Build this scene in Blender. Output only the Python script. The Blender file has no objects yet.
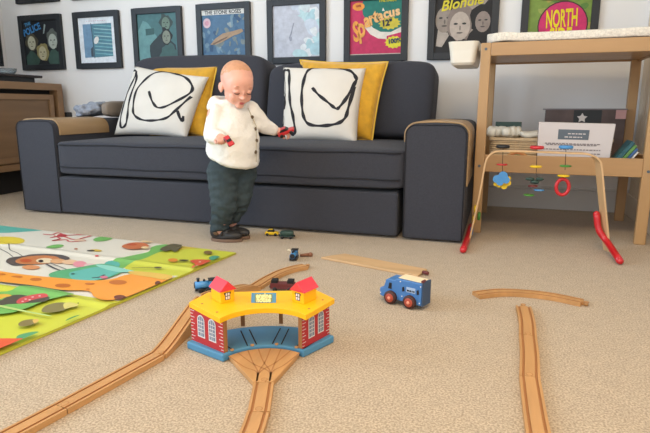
import bpy, bmesh, math, random
from math import pi, sin, cos, radians, sqrt, atan2
from mathutils import Vector, Matrix, noise
from mathutils.bvhtree import BVHTree
random.seed(7)
SC = bpy.context.scene
COL = SC.collection
V = Vector

# ------------------------------------------------------------------ camera
F_PX, PITCH, YAW = 536.8, 0.2012, -0.3106
CAM = V((0.118, -2.203, 0.552))
FW = V((sin(YAW)*cos(PITCH), cos(YAW)*cos(PITCH), -sin(PITCH)))
RT = V((cos(YAW), -sin(YAW), 0))
UP = RT.cross(FW)
cd = bpy.data.cameras.new('camera'); cam = bpy.data.objects.new('camera', cd); COL.objects.link(cam)
cam.matrix_world = Matrix(((RT.x, UP.x, -FW.x, CAM.x), (RT.y, UP.y, -FW.y, CAM.y), (RT.z, UP.z, -FW.z, CAM.z), (0, 0, 0, 1)))
cd.sensor_width = 36; cd.lens = F_PX/650*36; cd.clip_start = 0.02
SC.camera = cam

def at(px, py, z=None, Y=None, X=None):
    """the point of the room that measures to pixel (px, py), on a plane of known height, depth or side"""
    d = FW + RT*((px-325)/F_PX) - UP*((py-216.5)/F_PX)
    if Y is not None: t = (Y-CAM.y)/d.y
    elif X is not None: t = (X-CAM.x)/d.x
    else: t = ((z or 0)-CAM.z)/d.z
    return CAM + d*t

# ------------------------------------------------------------------ materials
def lin(c):
    return tuple((x/255/12.92 if x/255 <= .04045 else ((x/255+.055)/1.055)**2.4) for x in c)
MATS = {}
def mat(name, rgb, rough=.6, noise_amt=0.0, scale=40, bump=0.0, bump_scale=200, coat=0, metal=0, sheen=0, trans=0, sss=0, stretch=None):
    if name in MATS: return MATS[name]
    m = bpy.data.materials.new(name); m.use_nodes = True
    nt = m.node_tree; b = nt.nodes['Principled BSDF']
    c = lin(rgb)
    b.inputs['Base Color'].default_value = (*c, 1); b.inputs['Roughness'].default_value = rough
    b.inputs['Metallic'].default_value = metal
    b.inputs['Coat Weight'].default_value = coat; b.inputs['Coat Roughness'].default_value = .15
    b.inputs['Sheen Weight'].default_value = sheen
    b.inputs['Transmission Weight'].default_value = trans
    if sss:
        b.inputs['Subsurface Weight'].default_value = sss
        b.inputs['Subsurface Radius'].default_value = (.012, .005, .003); b.inputs['Subsurface Scale'].default_value = 1
    tc = nt.nodes.new('ShaderNodeTexCoord'); mp = nt.nodes.new('ShaderNodeMapping')
    nt.links.new(tc.outputs['Object'], mp.inputs[0])
    if stretch: mp.inputs['Scale'].default_value = stretch
    if noise_amt:
        n = nt.nodes.new('ShaderNodeTexNoise'); n.inputs['Scale'].default_value = scale; n.inputs['Detail'].default_value = 4
        nt.links.new(mp.outputs[0], n.inputs['Vector'])
        r = nt.nodes.new('ShaderNodeValToRGB')
        r.color_ramp.elements[0].position = .3; r.color_ramp.elements[1].position = .7
        r.color_ramp.elements[0].color = (*[x*(1-noise_amt) for x in c], 1)
        r.color_ramp.elements[1].color = (*[min(1, x*(1+noise_amt)) for x in c], 1)
        nt.links.new(n.outputs['Fac'], r.inputs[0]); nt.links.new(r.outputs[0], b.inputs['Base Color'])
    if bump:
        n2 = nt.nodes.new('ShaderNodeTexNoise'); n2.inputs['Scale'].default_value = bump_scale; n2.inputs['Detail'].default_value = 3
        nt.links.new(tc.outputs['Object'], n2.inputs['Vector'])
        bp = nt.nodes.new('ShaderNodeBump'); bp.inputs['Strength'].default_value = bump; bp.inputs['Distance'].default_value = .004
        nt.links.new(n2.outputs['Fac'], bp.inputs['Height']); nt.links.new(bp.outputs[0], b.inputs['Normal'])
    MATS[name] = m
    return m
def wood(name, rgb, rough=.45, axis='x', amt=.16, scale=14, coat=.1):
    s = {'x': (.12, 1.4, 1.4), 'y': (1.4, .12, 1.4), 'z': (1.4, 1.4, .12)}[axis]
    return mat(name, rgb, rough, amt, scale, 0, 1, coat, stretch=s)

M_wall = mat('wall_paint', (238, 236, 234), .85, .015, 2)
M_white = mat('white_gloss_paint', (218, 216, 212), .45)
M_ceiling = mat('ceiling_paint', (235, 235, 235), .9)
M_cream = mat('cream_door_paint', (226, 208, 184), .6)
M_sofa = mat('slate_weave', (56, 57, 65), .92, .14, 260, .35, 700, sheen=.06)
M_sofa_dark = mat('slate_weave_piping', (38, 39, 45), .95, .1, 300)
M_ply = wood('bent_ply', (166, 134, 94), .45, 'y')
M_track = wood('beech_track', (192, 142, 88), .5, 'y', .12, 30)
M_groove = mat('shaded_groove_beech', (172, 118, 70), .7)  # track beech with groove shade put into the colour; reused for dowels
M_oak = wood('oak_veneer', (142, 109, 76), .45, 'y', .14, 12)
M_oak2 = wood('oak_veneer_front', (130, 100, 70), .45, 'y', .16, 10)
M_dark = mat('dark_gap', (28, 25, 24), .8)
M_beech = wood('table_beech_rail', (180, 140, 94), .45, 'x', .1, 12)
M_beechz = wood('table_beech_leg', (184, 145, 98), .45, 'z', .1, 12)
M_gymwood = wood('gym_birch', (208, 170, 124), .4, 'z', .08, 16)
M_black = mat('black_plastic', (26, 26, 28), .4)
M_frame = mat('black_frame', (34, 37, 41), .5)
M_cushw = mat('cushion_cotton', (226, 219, 208), .9, .03, 10, .4, 350)
M_line = mat('cushion_black_print', (38, 36, 40), .85)
M_yel = mat('mustard_velvet', (214, 158, 16), .7, .12, 30, .3, 60, sheen=.5)
M_yel2 = mat('mustard_piping', (232, 190, 70), .8)
M_skin = mat('skin', (232, 172, 150), .5, .05, 25, sss=.12)
M_hair = mat('fine_ginger_hair', (208, 152, 116), .6, .10, 60)
M_lip = mat('lip', (190, 92, 88), .45)
M_lid = mat('eyelash', (92, 62, 52), .6)
M_brow = mat('fair_brow', (190, 135, 105), .7)
M_jacket = mat('cream_padded_cotton', (236, 231, 222), .85, .03, 40, .5, 160)
M_seam = mat('jacket_seam', (188, 176, 150), .9)
M_button = mat('horn_button', (98, 80, 58), .4)
M_trou = mat('teal_corduroy', (57, 69, 73), .95, .16, 60, .6, 320)
M_shoe = mat('dark_shoe_leather', (44, 42, 42), .5)
M_shoeb = mat('brown_suede', (112, 84, 58), .8)
M_sole = mat('tan_sole', (118, 92, 74), .7)
M_red = mat('red_enamel', (200, 26, 36), .35, coat=.4)
M_pinkred = mat('red_pink_enamel', (222, 34, 56), .38, coat=.8)
M_blueL = mat('light_blue_enamel', (70, 140, 196), .4, coat=.3)
M_blueT = mat('truck_blue_enamel', (66, 118, 176), .45, coat=.2)
M_blueB = mat('base_blue_paint', (78, 138, 172), .5)
M_yelp = mat('yellow_paint', (250, 186, 0), .5, coat=.05)
M_yelw = mat('yellow_enamel', (240, 200, 30), .4)
M_green = mat('green_enamel', (72, 140, 52), .4)
M_greend = mat('dark_green_enamel', (44, 70, 62), .45)
M_burg = mat('burgundy_enamel', (104, 44, 44), .45)
M_brick = mat('red_brick_print', (186, 44, 46), .6)
M_whitep = mat('white_print', (226, 220, 214), .6)
M_pane = mat('grey_pane_print', (120, 130, 146), .5)
M_post = wood('natural_post', (164, 112, 62), .6, 'z', .1, 30)
M_tyre = mat('dark_tyre', (66, 34, 28), .6)
M_rim = mat('terracotta_wheel', (170, 70, 48), .5)
M_hub = mat('pink_hub', (236, 150, 120), .5)
M_creamw = mat('pale_ply', (236, 214, 176), .6)
M_brown = mat('brown_wood_peg', (140, 92, 66), .6)
M_string = mat('dark_string', (48, 36, 32), .9)
M_matcover = mat('flecked_towelling', (232, 224, 210), .95, .16, 130, 1, 180)
M_bowl = mat('white_plastic', (232, 226, 212), .4)
M_nappy = mat('nappy_white', (226, 224, 214), .8, .05, 30)
M_box = mat('white_cardboard', (206, 198, 196), .75)
M_grey = mat('grey_label', (88, 98, 108), .6)
M_text = mat('grey_small_print', (128, 120, 122), .7)
M_basket = mat('cream_woven_basket', (206, 184, 150), .85, .1, 60)
M_darkbox = mat('dark_photo_print', (92, 76, 72), .6, .35, 9)
M_towel = mat('grey_towelling', (150, 156, 168), .95, .18, 50, 1, 120)
M_taupe = mat('taupe_blanket', (140, 128, 116), .9, .05, 20, .4, 90)
M_glass = mat('glass', (225, 235, 240), .08, trans=.8)
M_screen = mat('screen', (12, 13, 16), .15)
M_cabinet = mat('black_brown_stand', (52, 42, 40), .45)

# ------------------------------------------------------------------ mesh builder
def wmat(o):
    M = o.matrix_basis.copy()
    while o.parent is not None:
        o = o.parent; M = o.matrix_basis @ M
    return M
class MB:
    def __init__(s, xf=None):
        s.bm = bmesh.new(); s.mats = []; s.xf = xf or Matrix()
    def mi(s, m):
        if m not in s.mats: s.mats.append(m)
        return s.mats.index(m)
    def faces(s, co, fs, m, smooth=False):
        i = s.mi(m); vs = [s.bm.verts.new(s.xf @ V(c)) for c in co]; out = []
        for f in fs:
            try:
                fc = s.bm.faces.new([vs[k] for k in f]); fc.material_index = i; fc.smooth = smooth; out.append(fc)
            except ValueError: pass
        return out
    def box(s, a, b, m):
        x0, y0, z0 = a; x1, y1, z1 = b
        if x0 > x1: x0, x1 = x1, x0
        if y0 > y1: y0, y1 = y1, y0
        if z0 > z1: z0, z1 = z1, z0
        s.faces([(x0,y0,z0),(x1,y0,z0),(x1,y1,z0),(x0,y1,z0),(x0,y0,z1),(x1,y0,z1),(x1,y1,z1),(x0,y1,z1)],
                [(0,3,2,1),(4,5,6,7),(0,1,5,4),(1,2,6,5),(2,3,7,6),(3,0,4,7)], m)
    def prism(s, poly, z0, z1, m, mside=None, f=None):
        """poly: 2D points, extruded z0..z1; f maps (u,v,w) to 3D"""
        f = f or (lambda u, v, w: (u, v, w)); n = len(poly)
        ar = sum(poly[i][0]*poly[(i+1) % n][1]-poly[(i+1) % n][0]*poly[i][1] for i in range(n))
        if ar < 0: poly = poly[::-1]
        co = [f(x, y, z0) for x, y in poly]+[f(x, y, z1) for x, y in poly]
        s.faces(co, [tuple(range(n))[::-1], tuple(range(n, 2*n))], m)
        s.faces(co, [(i, (i+1) % n, n+(i+1) % n, n+i) for i in range(n)], mside or m)
    def cyl(s, p0, p1, r0, r1, m, seg=20, caps=True, smooth=True):
        p0 = V(p0); p1 = V(p1); d = (p1-p0).normalized(); q = d.to_track_quat('Z', 'Y')
        co = []
        for p, r in ((p0, r0), (p1, r1)):
            for k in range(seg):
                a = 2*pi*k/seg; co.append(p+q @ V((r*cos(a), r*sin(a), 0)))
        s.faces(co, [(k, (k+1) % seg, seg+(k+1) % seg, seg+k) for k in range(seg)], m, smooth)
        if caps: s.faces(co, [tuple(range(seg))[::-1], tuple(range(seg, 2*seg))], m)
    def tube(s, pts, r, m, seg=8, closed=False, rr=None):
        pts = [V(p) for p in pts]; n = len(pts); co = []
        N = None
        for i, p in enumerate(pts):
            a = pts[(i-1) % n] if (i > 0 or closed) else p; b = pts[(i+1) % n] if (i < n-1 or closed) else p
            d = (b-a).normalized()
            if N is None: N = d.orthogonal().normalized()
            N = (N-d*N.dot(d)); N = N.normalized() if N.length > 1e-6 else d.orthogonal().normalized()
            B = d.cross(N); R = rr[i] if rr else r
            for k in range(seg):
                t = 2*pi*k/seg; co.append(p+N*(R*cos(t))+B*(R*sin(t)))
        fs = []
        for i in range(n if closed else n-1):
            j = (i+1) % n
            for k in range(seg):
                fs.append((i*seg+k, i*seg+(k+1) % seg, j*seg+(k+1) % seg, j*seg+k))
        if not closed:
            fs.append(tuple(range(seg))[::-1]); fs.append(tuple((n-1)*seg+k for k in range(seg)))
        s.faces(co, fs, m, True)
    def lathe(s, prof, c, m, seg=28, axis='z'):
        co = []; n = len(prof)
        for r, h in prof:
            for k in range(seg):
                a = 2*pi*k/seg
                p = (r*cos(a), r*sin(a), h)
                if axis == 'x': p = (h, r*cos(a), r*sin(a))
                if axis == 'y': p = (r*cos(a), h, r*sin(a))
                co.append(V(c)+V(p))
        s.faces(co, [(i*seg+k, i*seg+(k+1) % seg, (i+1)*seg+(k+1) % seg, (i+1)*seg+k) for i in range(n-1) for k in range(seg)]
                + [tuple(range(seg))[::-1], tuple((n-1)*seg+k for k in range(seg))], m, True)
    def ball(s, c, r, m, rot=None, sub=3):
        if not hasattr(r, '__len__'): r = (r, r, r)
        t = bmesh.new(); bmesh.ops.create_icosphere(t, subdivisions=sub, radius=1)
        M = Matrix.Translation(V(c)) @ (rot.to_4x4() if rot else Matrix()) @ Matrix.Diagonal((*r, 1))
        t.verts.ensure_lookup_table()
        s.faces([M @ v.co for v in t.verts], [tuple(v.index for v in f.verts) for f in t.faces], m, True); t.free()
    def capsule(s, p0, p1, r0, r1, m, sub=2):
        s.cyl(p0, p1, r0, r1, m, 16); s.ball(p0, r0, m, sub=sub); s.ball(p1, r1, m, sub=sub)
    def superbox(s, c, size, m, e=.22, n=28, fn=None, rot=None):
        """rounded box: superellipsoid with exponents e"""
        co = []; fs = []; hx, hy, hz = [q/2 for q in size]
        sp = lambda w, k: math.copysign(abs(w)**k, w)
        rows = n//2+1
        for i in range(rows):
            ph = -pi/2+pi*i/(rows-1)
            for k in range(n*2):
                th = 2*pi*k/(n*2)
                p = V((hx*sp(cos(ph), e)*sp(cos(th), e), hy*sp(cos(ph), e)*sp(sin(th), e), hz*sp(sin(ph), e)))
                if fn: p = V(fn(p))
                if rot: p = rot @ p
                co.append(V(c)+p)
        w = n*2
        for i in range(rows-1):
            for k in range(w):
                fs.append((i*w+k, i*w+(k+1) % w, (i+1)*w+(k+1) % w, (i+1)*w+k))
        s.faces(co, fs, m, True)
    def build(s, name, parent=None, bevel=0, seg=2, recalc=True, weld=True, smooth_angle=None):
        if weld: bmesh.ops.remove_doubles(s.bm, verts=s.bm.verts, dist=1e-6)
        if recalc: bmesh.ops.recalc_face_normals(s.bm, faces=s.bm.faces)
        me = bpy.data.meshes.new(name); s.bm.to_mesh(me); s.bm.free()
        for m in s.mats: me.materials.append(m)
        o = bpy.data.objects.new(name, me); COL.objects.link(o)
        if parent is not None:
            o.parent = parent; o.matrix_parent_inverse = Matrix()
            me.transform(wmat(parent).inverted())
        if bevel:
            b = o.modifiers.new('bevel', 'BEVEL'); b.width = bevel; b.segments = seg; b.limit_method = 'ANGLE'; b.angle_limit = radians(40)
            b.harden_normals = False
        return o

def tag(o, label, cat, group=None, kind=None):
    if label: o['label'] = label
    if cat: o['category'] = cat
    if group: o['group'] = group
    if kind: o['kind'] = kind
    return o
def thing(name, label, cat, loc=(0, 0, 0), rz=0, group=None):
    o = bpy.data.objects.new(name, None); COL.objects.link(o)
    o.matrix_basis = Matrix.Translation(V(loc)) @ Matrix.Rotation(rz, 4, 'Z'); o.empty_display_size = .05
    return tag(o, label, cat, group)
def struct(o):
    o['kind'] = 'structure'; return o
def XF(loc, rz=0):
    return Matrix.Translation(V(loc)) @ Matrix.Rotation(rz, 4, 'Z')
def text_polys(mb, body, size, m, xf, depth=.0006, sx=1, align='CENTER', shear=0, spacing=1, bold=0):
    cu = bpy.data.curves.new('t', 'FONT'); cu.body = body; cu.size = size; cu.extrude = depth/2; cu.align_x = align; cu.align_y = 'CENTER'
    cu.shear = shear; cu.space_character = spacing; cu.offset = bold; cu.resolution_u = 3
    o = bpy.data.objects.new('t', cu); COL.objects.link(o)
    dg = bpy.context.evaluated_depsgraph_get(); me = o.evaluated_get(dg).to_mesh()
    M = xf @ Matrix.Diagonal((sx, 1, 1, 1))
    mb.faces([M @ v.co for v in me.vertices], [tuple(p.vertices) for p in me.polygons], m)
    o.evaluated_get(dg).to_mesh_clear(); bpy.data.objects.remove(o); bpy.data.curves.remove(cu)
def remeshed(mb, name, voxel, mats, parent=None, smooth=4, disp=None):
    bmesh.ops.recalc_face_normals(mb.bm, faces=mb.bm.faces)
    me = bpy.data.meshes.new('tmp'); mb.bm.to_mesh(me); mb.bm.free()
    o = bpy.data.objects.new('tmp', me); COL.objects.link(o)
    r = o.modifiers.new('r', 'REMESH'); r.mode = 'VOXEL'; r.voxel_size = voxel; r.use_smooth_shade = True
    s_ = o.modifiers.new('s', 'SMOOTH'); s_.iterations = smooth; s_.factor = .5
    dg = bpy.context.evaluated_depsgraph_get(); out = bpy.data.meshes.new_from_object(o.evaluated_get(dg))
    bpy.data.objects.remove(o); bpy.data.meshes.remove(me)
    if disp:
        nr = [v.normal.copy() for v in out.vertices]
        for v, n_ in zip(out.vertices, nr): v.co = v.co + n_*disp(v.co, n_)
    out.materials.clear()
    for m in mats: out.materials.append(m)
    for p in out.polygons: p.use_smooth = True; p.material_index = 0
    out.name = name
    ob = bpy.data.objects.new(name, out); COL.objects.link(ob)
    if parent is not None:
        ob.parent = parent; out.transform(wmat(parent).inverted())
    return ob
def spline(pts, n=8):
    P = [V(p) for p in pts]; out = []
    P = [P[0]*2-P[1]]+P+[P[-1]*2-P[-2]]
    for i in range(1, len(P)-2):
        a, b, c, d = P[i-1:i+3]
        for k in range(n):
            t = k/n
            out.append(.5*((2*b)+(c-a)*t+(2*a-5*b+4*c-d)*t*t+(3*b-a-3*c+d)*t**3))
    out.append(P[-2]); return out

# ------------------------------------------------------------------ the room
YW, XL, XR, YF, HC = .955, -3.33, .79, -4.6, 2.4
# carpet
def carpet_mat():
    m = bpy.data.materials.new('carpet_pile'); m.use_nodes = True; nt = m.node_tree; b = nt.nodes['Principled BSDF']
    b.inputs['Roughness'].default_value = 1; b.inputs['Sheen Weight'].default_value = .15
    tc = nt.nodes.new('ShaderNodeTexCoord')
    def nz(sc, det=3):
        n = nt.nodes.new('ShaderNodeTexNoise'); n.inputs['Scale'].default_value = sc; n.inputs['Detail'].default_value = det
        nt.links.new(tc.outputs['Object'], n.inputs['Vector']); return n
    n1 = nz(240, 5); r1 = nt.nodes.new('ShaderNodeValToRGB')
    r1.color_ramp.elements[0].position = .36; r1.color_ramp.elements[0].color = (*lin((158, 136, 110)), 1)
    r1.color_ramp.elements[1].position = .62; r1.color_ramp.elements[1].color = (*lin((206, 184, 154)), 1)
    nt.links.new(n1.outputs['Fac'], r1.inputs[0])
    n2 = nz(26, 4); r2 = nt.nodes.new('ShaderNodeValToRGB')
    r2.color_ramp.elements[0].position = .3; r2.color_ramp.elements[0].color = (.90, .90, .90, 1)
    r2.color_ramp.elements[1].position = .7; r2.color_ramp.elements[1].color = (1.0, 1.0, 1.0, 1)
    nt.links.new(n2.outputs['Fac'], r2.inputs[0])
    mx = nt.nodes.new('ShaderNodeMix'); mx.data_type = 'RGBA'; mx.blend_type = 'MULTIPLY'; mx.inputs[0].default_value = 1
    nt.links.new(r1.outputs[0], mx.inputs[6]); nt.links.new(r2.outputs[0], mx.inputs[7]); nt.links.new(mx.outputs[2], b.inputs['Base Color'])
    n3 = nz(420, 4); bp = nt.nodes.new('ShaderNodeBump'); bp.inputs['Strength'].default_value = .55; bp.inputs['Distance'].default_value = .004
    nt.links.new(n3.outputs['Fac'], bp.inputs['Height']); nt.links.new(bp.outputs[0], b.inputs['Normal'])
    return m
b = MB(); b.box((XL-.1, YF, -.05), (XR+.1, YW+.1, 0), carpet_mat()); struct(b.build('floor'))
b = MB(); b.box((XL-.1, YW, 0), (XR+.1, YW+.1, HC), M_wall); struct(b.build('wall_back'))
b = MB(); b.box((XR, YF, 0), (XR+.1, YW, HC), M_wall); struct(b.build('wall_right'))
b = MB(); b.box((XL-.1, YF, HC), (XR+.1, YW+.1, HC+.1), M_ceiling); struct(b.build('ceiling'))
# left wall with the window opening that lets the cool daylight in
WY0, WY1, WZ0, WZ1 = -3.2, -.9, .55, 2.1
b = MB()
b.box((XL-.1, YF, 0), (XL, WY0, HC), M_wall); b.box((XL-.1, WY1, 0), (XL, YW, HC), M_wall)
b.box((XL-.1, WY0, 0), (XL, WY1, WZ0), M_wall); b.box((XL-.1, WY0, WZ1), (XL, WY1, HC), M_wall)
struct(b.build('wall_left'))
b = MB()
for a, c in (((WY0, WZ0), (WY1, WZ0+.05)), ((WY0, WZ1-.05), (WY1, WZ1)), ((WY0, WZ0), (WY0+.05, WZ1)), ((WY1-.05, WZ0), (WY1, WZ1)), (((WY0+WY1)/2-.03, WZ0), ((WY0+WY1)/2+.03, WZ1))):
    b.box((XL-.08, a[0], a[1]), (XL-.02, c[0], c[1]), M_white)
struct(b.build('window_1'))
# skirting
b = MB(); b.box((XL, YW-.016, 0), (XR, YW, .11), M_white); b.box((XL, YW-.010, .11), (XR, YW, .125), M_white); struct(b.build('baseboard_back', bevel=.003))
b = MB(); b.box((XR-.016, YF, 0), (XR, YW-.016, .11), M_cream); struct(b.build('baseboard_right', bevel=.003))
b = MB(); b.box((XL, YF, 0), (XL+.016, YW-.016, .11), M_white); struct(b.build('baseboard_left', bevel=.003))
# grooved cream boards at the corner of the right wall
b = MB()
for k in range(9):
    b.box((XR-.012, .90-.075*k-.07, .11), (XR-.0005, .90-.075*k, HC-.02), M_cream)
struct(b.build('trim_1', bevel=.003))

# ------------------------------------------------------------------ sofa
def soft(mb, a, c, m, e=.12, n=44, fn=None):
    a = V(a); c = V(c); mb.superbox((a+c)/2, c-a, m, e, n, fn)
sofa = thing('sofa', 'dark slate grey fabric sofa with wide square arms along the back wall', 'sofa', (-1.14, .475, 0))
W = 2.28
AH = .485
def arm(x0, x1):
    mb = MB()
    prof = [(x0, .010), (x0, AH-.05)]
    r = .045
    for k in range(7):
        t = pi-k*pi/12; prof.append((x0+r+r*cos(t), AH-r+r*sin(t)-0.0))
    prof += [((x0+x1)/2, AH+.004)]
    for k in range(7):
        t = pi/2-k*pi/12; prof.append((x1-r+r*cos(t), AH-r+r*sin(t)))
    prof += [(x1, .010)]
    mb.prism(prof, 0, .93, M_sofa, f=lambda u, v, w: (u, w, v))
    return mb
ar = arm(-.247, 0).build('arm', sofa, .008)
al = arm(-W, -W+.247).build('arm', sofa, .008)
for x0, x1, o in ((-.247, 0, ar), (-W, -W+.247, al)):
    mb = MB(); pts = [(x0+.004, -.002, .014), (x0+.004, -.002, AH-.05)]
    for k in range(7):
        t = pi-k*pi/12; pts.append((x0+.045+.042*cos(t), -.002, AH-.045+.042*sin(t)))
    for k in range(7):
        t = pi/2-k*pi/12; pts.append((x1-.045+.042*cos(t), -.002, AH-.045+.042*sin(t)))
    pts.append((x1-.004, -.002, .014)); mb.tube(pts, .0020, M_sofa_dark, 6); mb.build('piping', sofa)
mb = MB(); mb.box((-W+.24, .003, .012), (-.27, .90, .20), M_sofa); mb.build('base', sofa, .01)
mb = MB(); mb.box((-W+.251, .82, .10), (-.251, .93, .64), M_sofa); mb.build('back_frame', sofa, .03, 4)
def crown(hz):
    def f(p):
        if p.z > 0: p.z += .018*max(0, 1-(p.x/.86)**4)*max(0, 1-(p.y/.36)**2)
        return p
    return f
mb = MB(); soft(mb, (-W+.238, -.012, .213), (-.238, .70, .382), M_sofa, .10, 64, crown(1)); 
sc_ = mb.build('seat_cushion', sofa)
for z in (.366, .254):
    mb = MB()
    x0, x1 = -W+.254, -.254
    mb.tube([(x0, .5, z), (x0, .03, z), (x0+.012, -.004, z), (x0+.04, -.013, z)]+[(x0+(x1-x0)*k/20, -.0135, z-.002*sin(k*1.3)) for k in range(1, 20)]+[(x1-.04, -.013, z), (x1-.012, -.004, z), (x1, .03, z), (x1, .5, z)], .0035, M_sofa_dark, 6)
    mb.build('piping', sofa)
def backc(x0, x1, zt, lean=0):
    mb = MB(); c = V(((x0+x1)/2, .68, (.385+zt)/2)); size = V((x1-x0, .235, zt-.385))
    def fn(p):
        p.y *= 1+.14*max(0, 1-(p.x/(size.x/2))**2)
        if p.z > 0: p.z -= .012*(1-cos(3*p.x/size.x))*.5
        p.x += lean*p.z
        p.z += .004*noise.noise(V((p.x*5, p.y*4, p.z*4)))
        return p
    rot = Matrix.Rotation(radians(-9), 3, 'X')
    mb.superbox(c, size, M_sofa, .22, 48, fn, rot)
    return mb.build('back_cushion', sofa)
backc(-1.99, -1.125, .832)
backc(-1.115, -.205, .775, .03)
for x0 in (-W+.04, -.10):
    for y0 in (.06, .82):
        mb = MB(); mb.box((x0, y0, 0), (x0+.05, y0+.05, .011), M_black); mb.build('foot', sofa)

def tray(x0, x1, ys, zl, zr, label):
    """bentwood sleeve hugging the arm: top, inner and outer cheeks in one bent sheet"""
    mb = MB(); t = .007; r = .047
    def path(off):
        p = [(x0-off, zl)]
        for k in range(9):
            a = pi-k*pi/16; p.append((x0+r+(r+off)*cos(a), AH-r+(r+off)*sin(a)))
        p.append(((x0+x1)/2, AH+.004+off))
        for k in range(9):
            a = pi/2-k*pi/16; p.append((x1-r+(r+off)*cos(a), AH-r+(r+off)*sin(a)))
        p.append((x1+off, zr)); return p
    o = path(t+.0015); i = path(.0015)
    poly = o+i[::-1]; n = len(o)
    y0, y1 = ys
    co = []
    for y in (y0, y1):
        co += [(x, y, z) for x, z in o]+[(x, y, z) for x, z in i]
    fs = []
    m2 = 2*n
    for k in range(n-1):
        fs += [(k, k+1, m2+k+1, m2+k), (n+k, m2+n+k, m2+n+k+1, n+k+1), (k, n+k, n+k+1, k+1), (m2+k, m2+k+1, m2+n+k+1, m2+n+k)]
    fs += [(0, m2, m2+n, n), (n-1, 2*n-1, m2+2*n-1, m2+n-1)]
    mb.faces(co, fs, M_ply)
    return tag(mb.build('armrest_tray', bevel=.0015), label, 'tray', 'bent wood sleeves over the sofa arms')
tray(-W, -W+.247, (.03, .40), .40, .41, 'bent pale wood armrest tray wrapped over the left arm of the grey sofa')
tray(-.247, 0, (.03, .42), .41, .235, 'bent pale wood armrest tray wrapped over the right arm of the grey sofa')

# folded towel and rolled blanket on the left arm
mb = MB()
for k in range(15):
    mb.superbox((-2.205+.03*(random.random()-.5)-.012, .56+.16*(random.random()-.5)+.0*k, AH+.030+.0035*k), (.15-.004*k, .20, .034), M_towel, .6, 16, None, Matrix.Rotation(radians(random.uniform(-30, 30)), 3, 'Z') @ Matrix.Rotation(radians(random.uniform(-12, 12)), 3, 'Y'))
for v_ in mb.bm.verts: v_.co.z = max(v_.co.z, AH+.006)
tw = remeshed(mb, 'folded_towel', .006, [M_towel], None, 2, lambda co, n_: .012*noise.noise(co*34)*(1 if co.z > AH+.02 else 0))
tag(tw, 'crumpled grey white towel folded on the back of the left sofa arm', 'towel')
mb = MB()
mb.superbox((-2.056, .60, AH+.055), (.070, .40, .094), M_taupe, .55, 30, lambda q: V((q.x+.004*sin(q.y*20), q.y, q.z)))
tag(mb.build('rolled_blanket'), 'smooth taupe rolled blanket on the left sofa arm beside the grey towel', 'blanket')

# ------------------------------------------------------------------ scatter cushions
def pillow(name, label, cat, TL, TR, BL, BR, thick, base, pattern=None, piping=None, group=None):
    TL, TR, BL, BR = map(V, (TL, TR, BL, BR)); n = 36
    nrm = ((TR-BL).cross(TL-BR)).normalized()
    if nrm.y > 0: nrm = -nrm
    def P(u, v, side=1, off=0):      # u,v in 0..1 (u right, v up)
        a, c = 2*u-1, 2*v-1
        a2 = a*(1-.055*(1-c*c)); c2 = c*(1-.055*(1-a*a))
        uu, vv = (a2+1)/2, (c2+1)/2
        q = BL.lerp(BR, uu).lerp(TL.lerp(TR, uu), vv)
        h = max(0, (1-a*a)*(1-c*c))**.42*thick/2
        h *= 1+.10*noise.noise(V((u*4, v*4, thick*30)))
        return q+nrm*(h*side+off)
    mb = MB()
    for sd in (1, -1):
        co = [P(i/n, j/n, sd) for j in range(n+1) for i in range(n+1)]
        mb.faces(co, [(j*(n+1)+i, j*(n+1)+i+1, (j+1)*(n+1)+i+1, (j+1)*(n+1)+i) for j in range(n) for i in range(n)], base, True)
    for ln in (pattern or []):
        pts = spline([(x, y, 0) for x, y in ln], 8)
        wd = .0080; L = []; R = []
        for k, q in enumerate(pts):
            d = (pts[min(k+1, len(pts)-1)]-pts[max(k-1, 0)]); d = V((d.x, d.y, 0)).normalized()
            nn = V((-d.y, d.x, 0))*(wd/ (TR-TL).length)*(1+.25*sin(k*.7))
            L.append(P(min(.995, max(.005, q.x+nn.x)), min(.995, max(.005, q.y+nn.y)), 1, .0012)); R.append(P(min(.995, max(.005, q.x-nn.x)), min(.995, max(.005, q.y-nn.y)), 1, .0012))
        m_ = len(L); mb.faces(L+R, [(k, k+1, m_+k+1, m_+k) for k in range(m_-1)], M_line, True)
    o = mb.build(name, recalc=False)
    # orient outward
    bm = bmesh.new(); bm.from_mesh(o.data); bmesh.ops.recalc_face_normals(bm, faces=bm.faces); bm.to_mesh(o.data); bm.free()
    tag(o, label, cat, group)
    if piping:
        mb = MB(); k = 24
        pts = [P(i/k, 0) for i in range(k)]+[P(1, i/k) for i in range(k)]+[P(1-i/k, 1) for i in range(k)]+[P(0, 1-i/k) for i in range(k)]
        mb.tube(pts, .0045, piping, 6, True); mb.build('piping', o)
    return o
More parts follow.
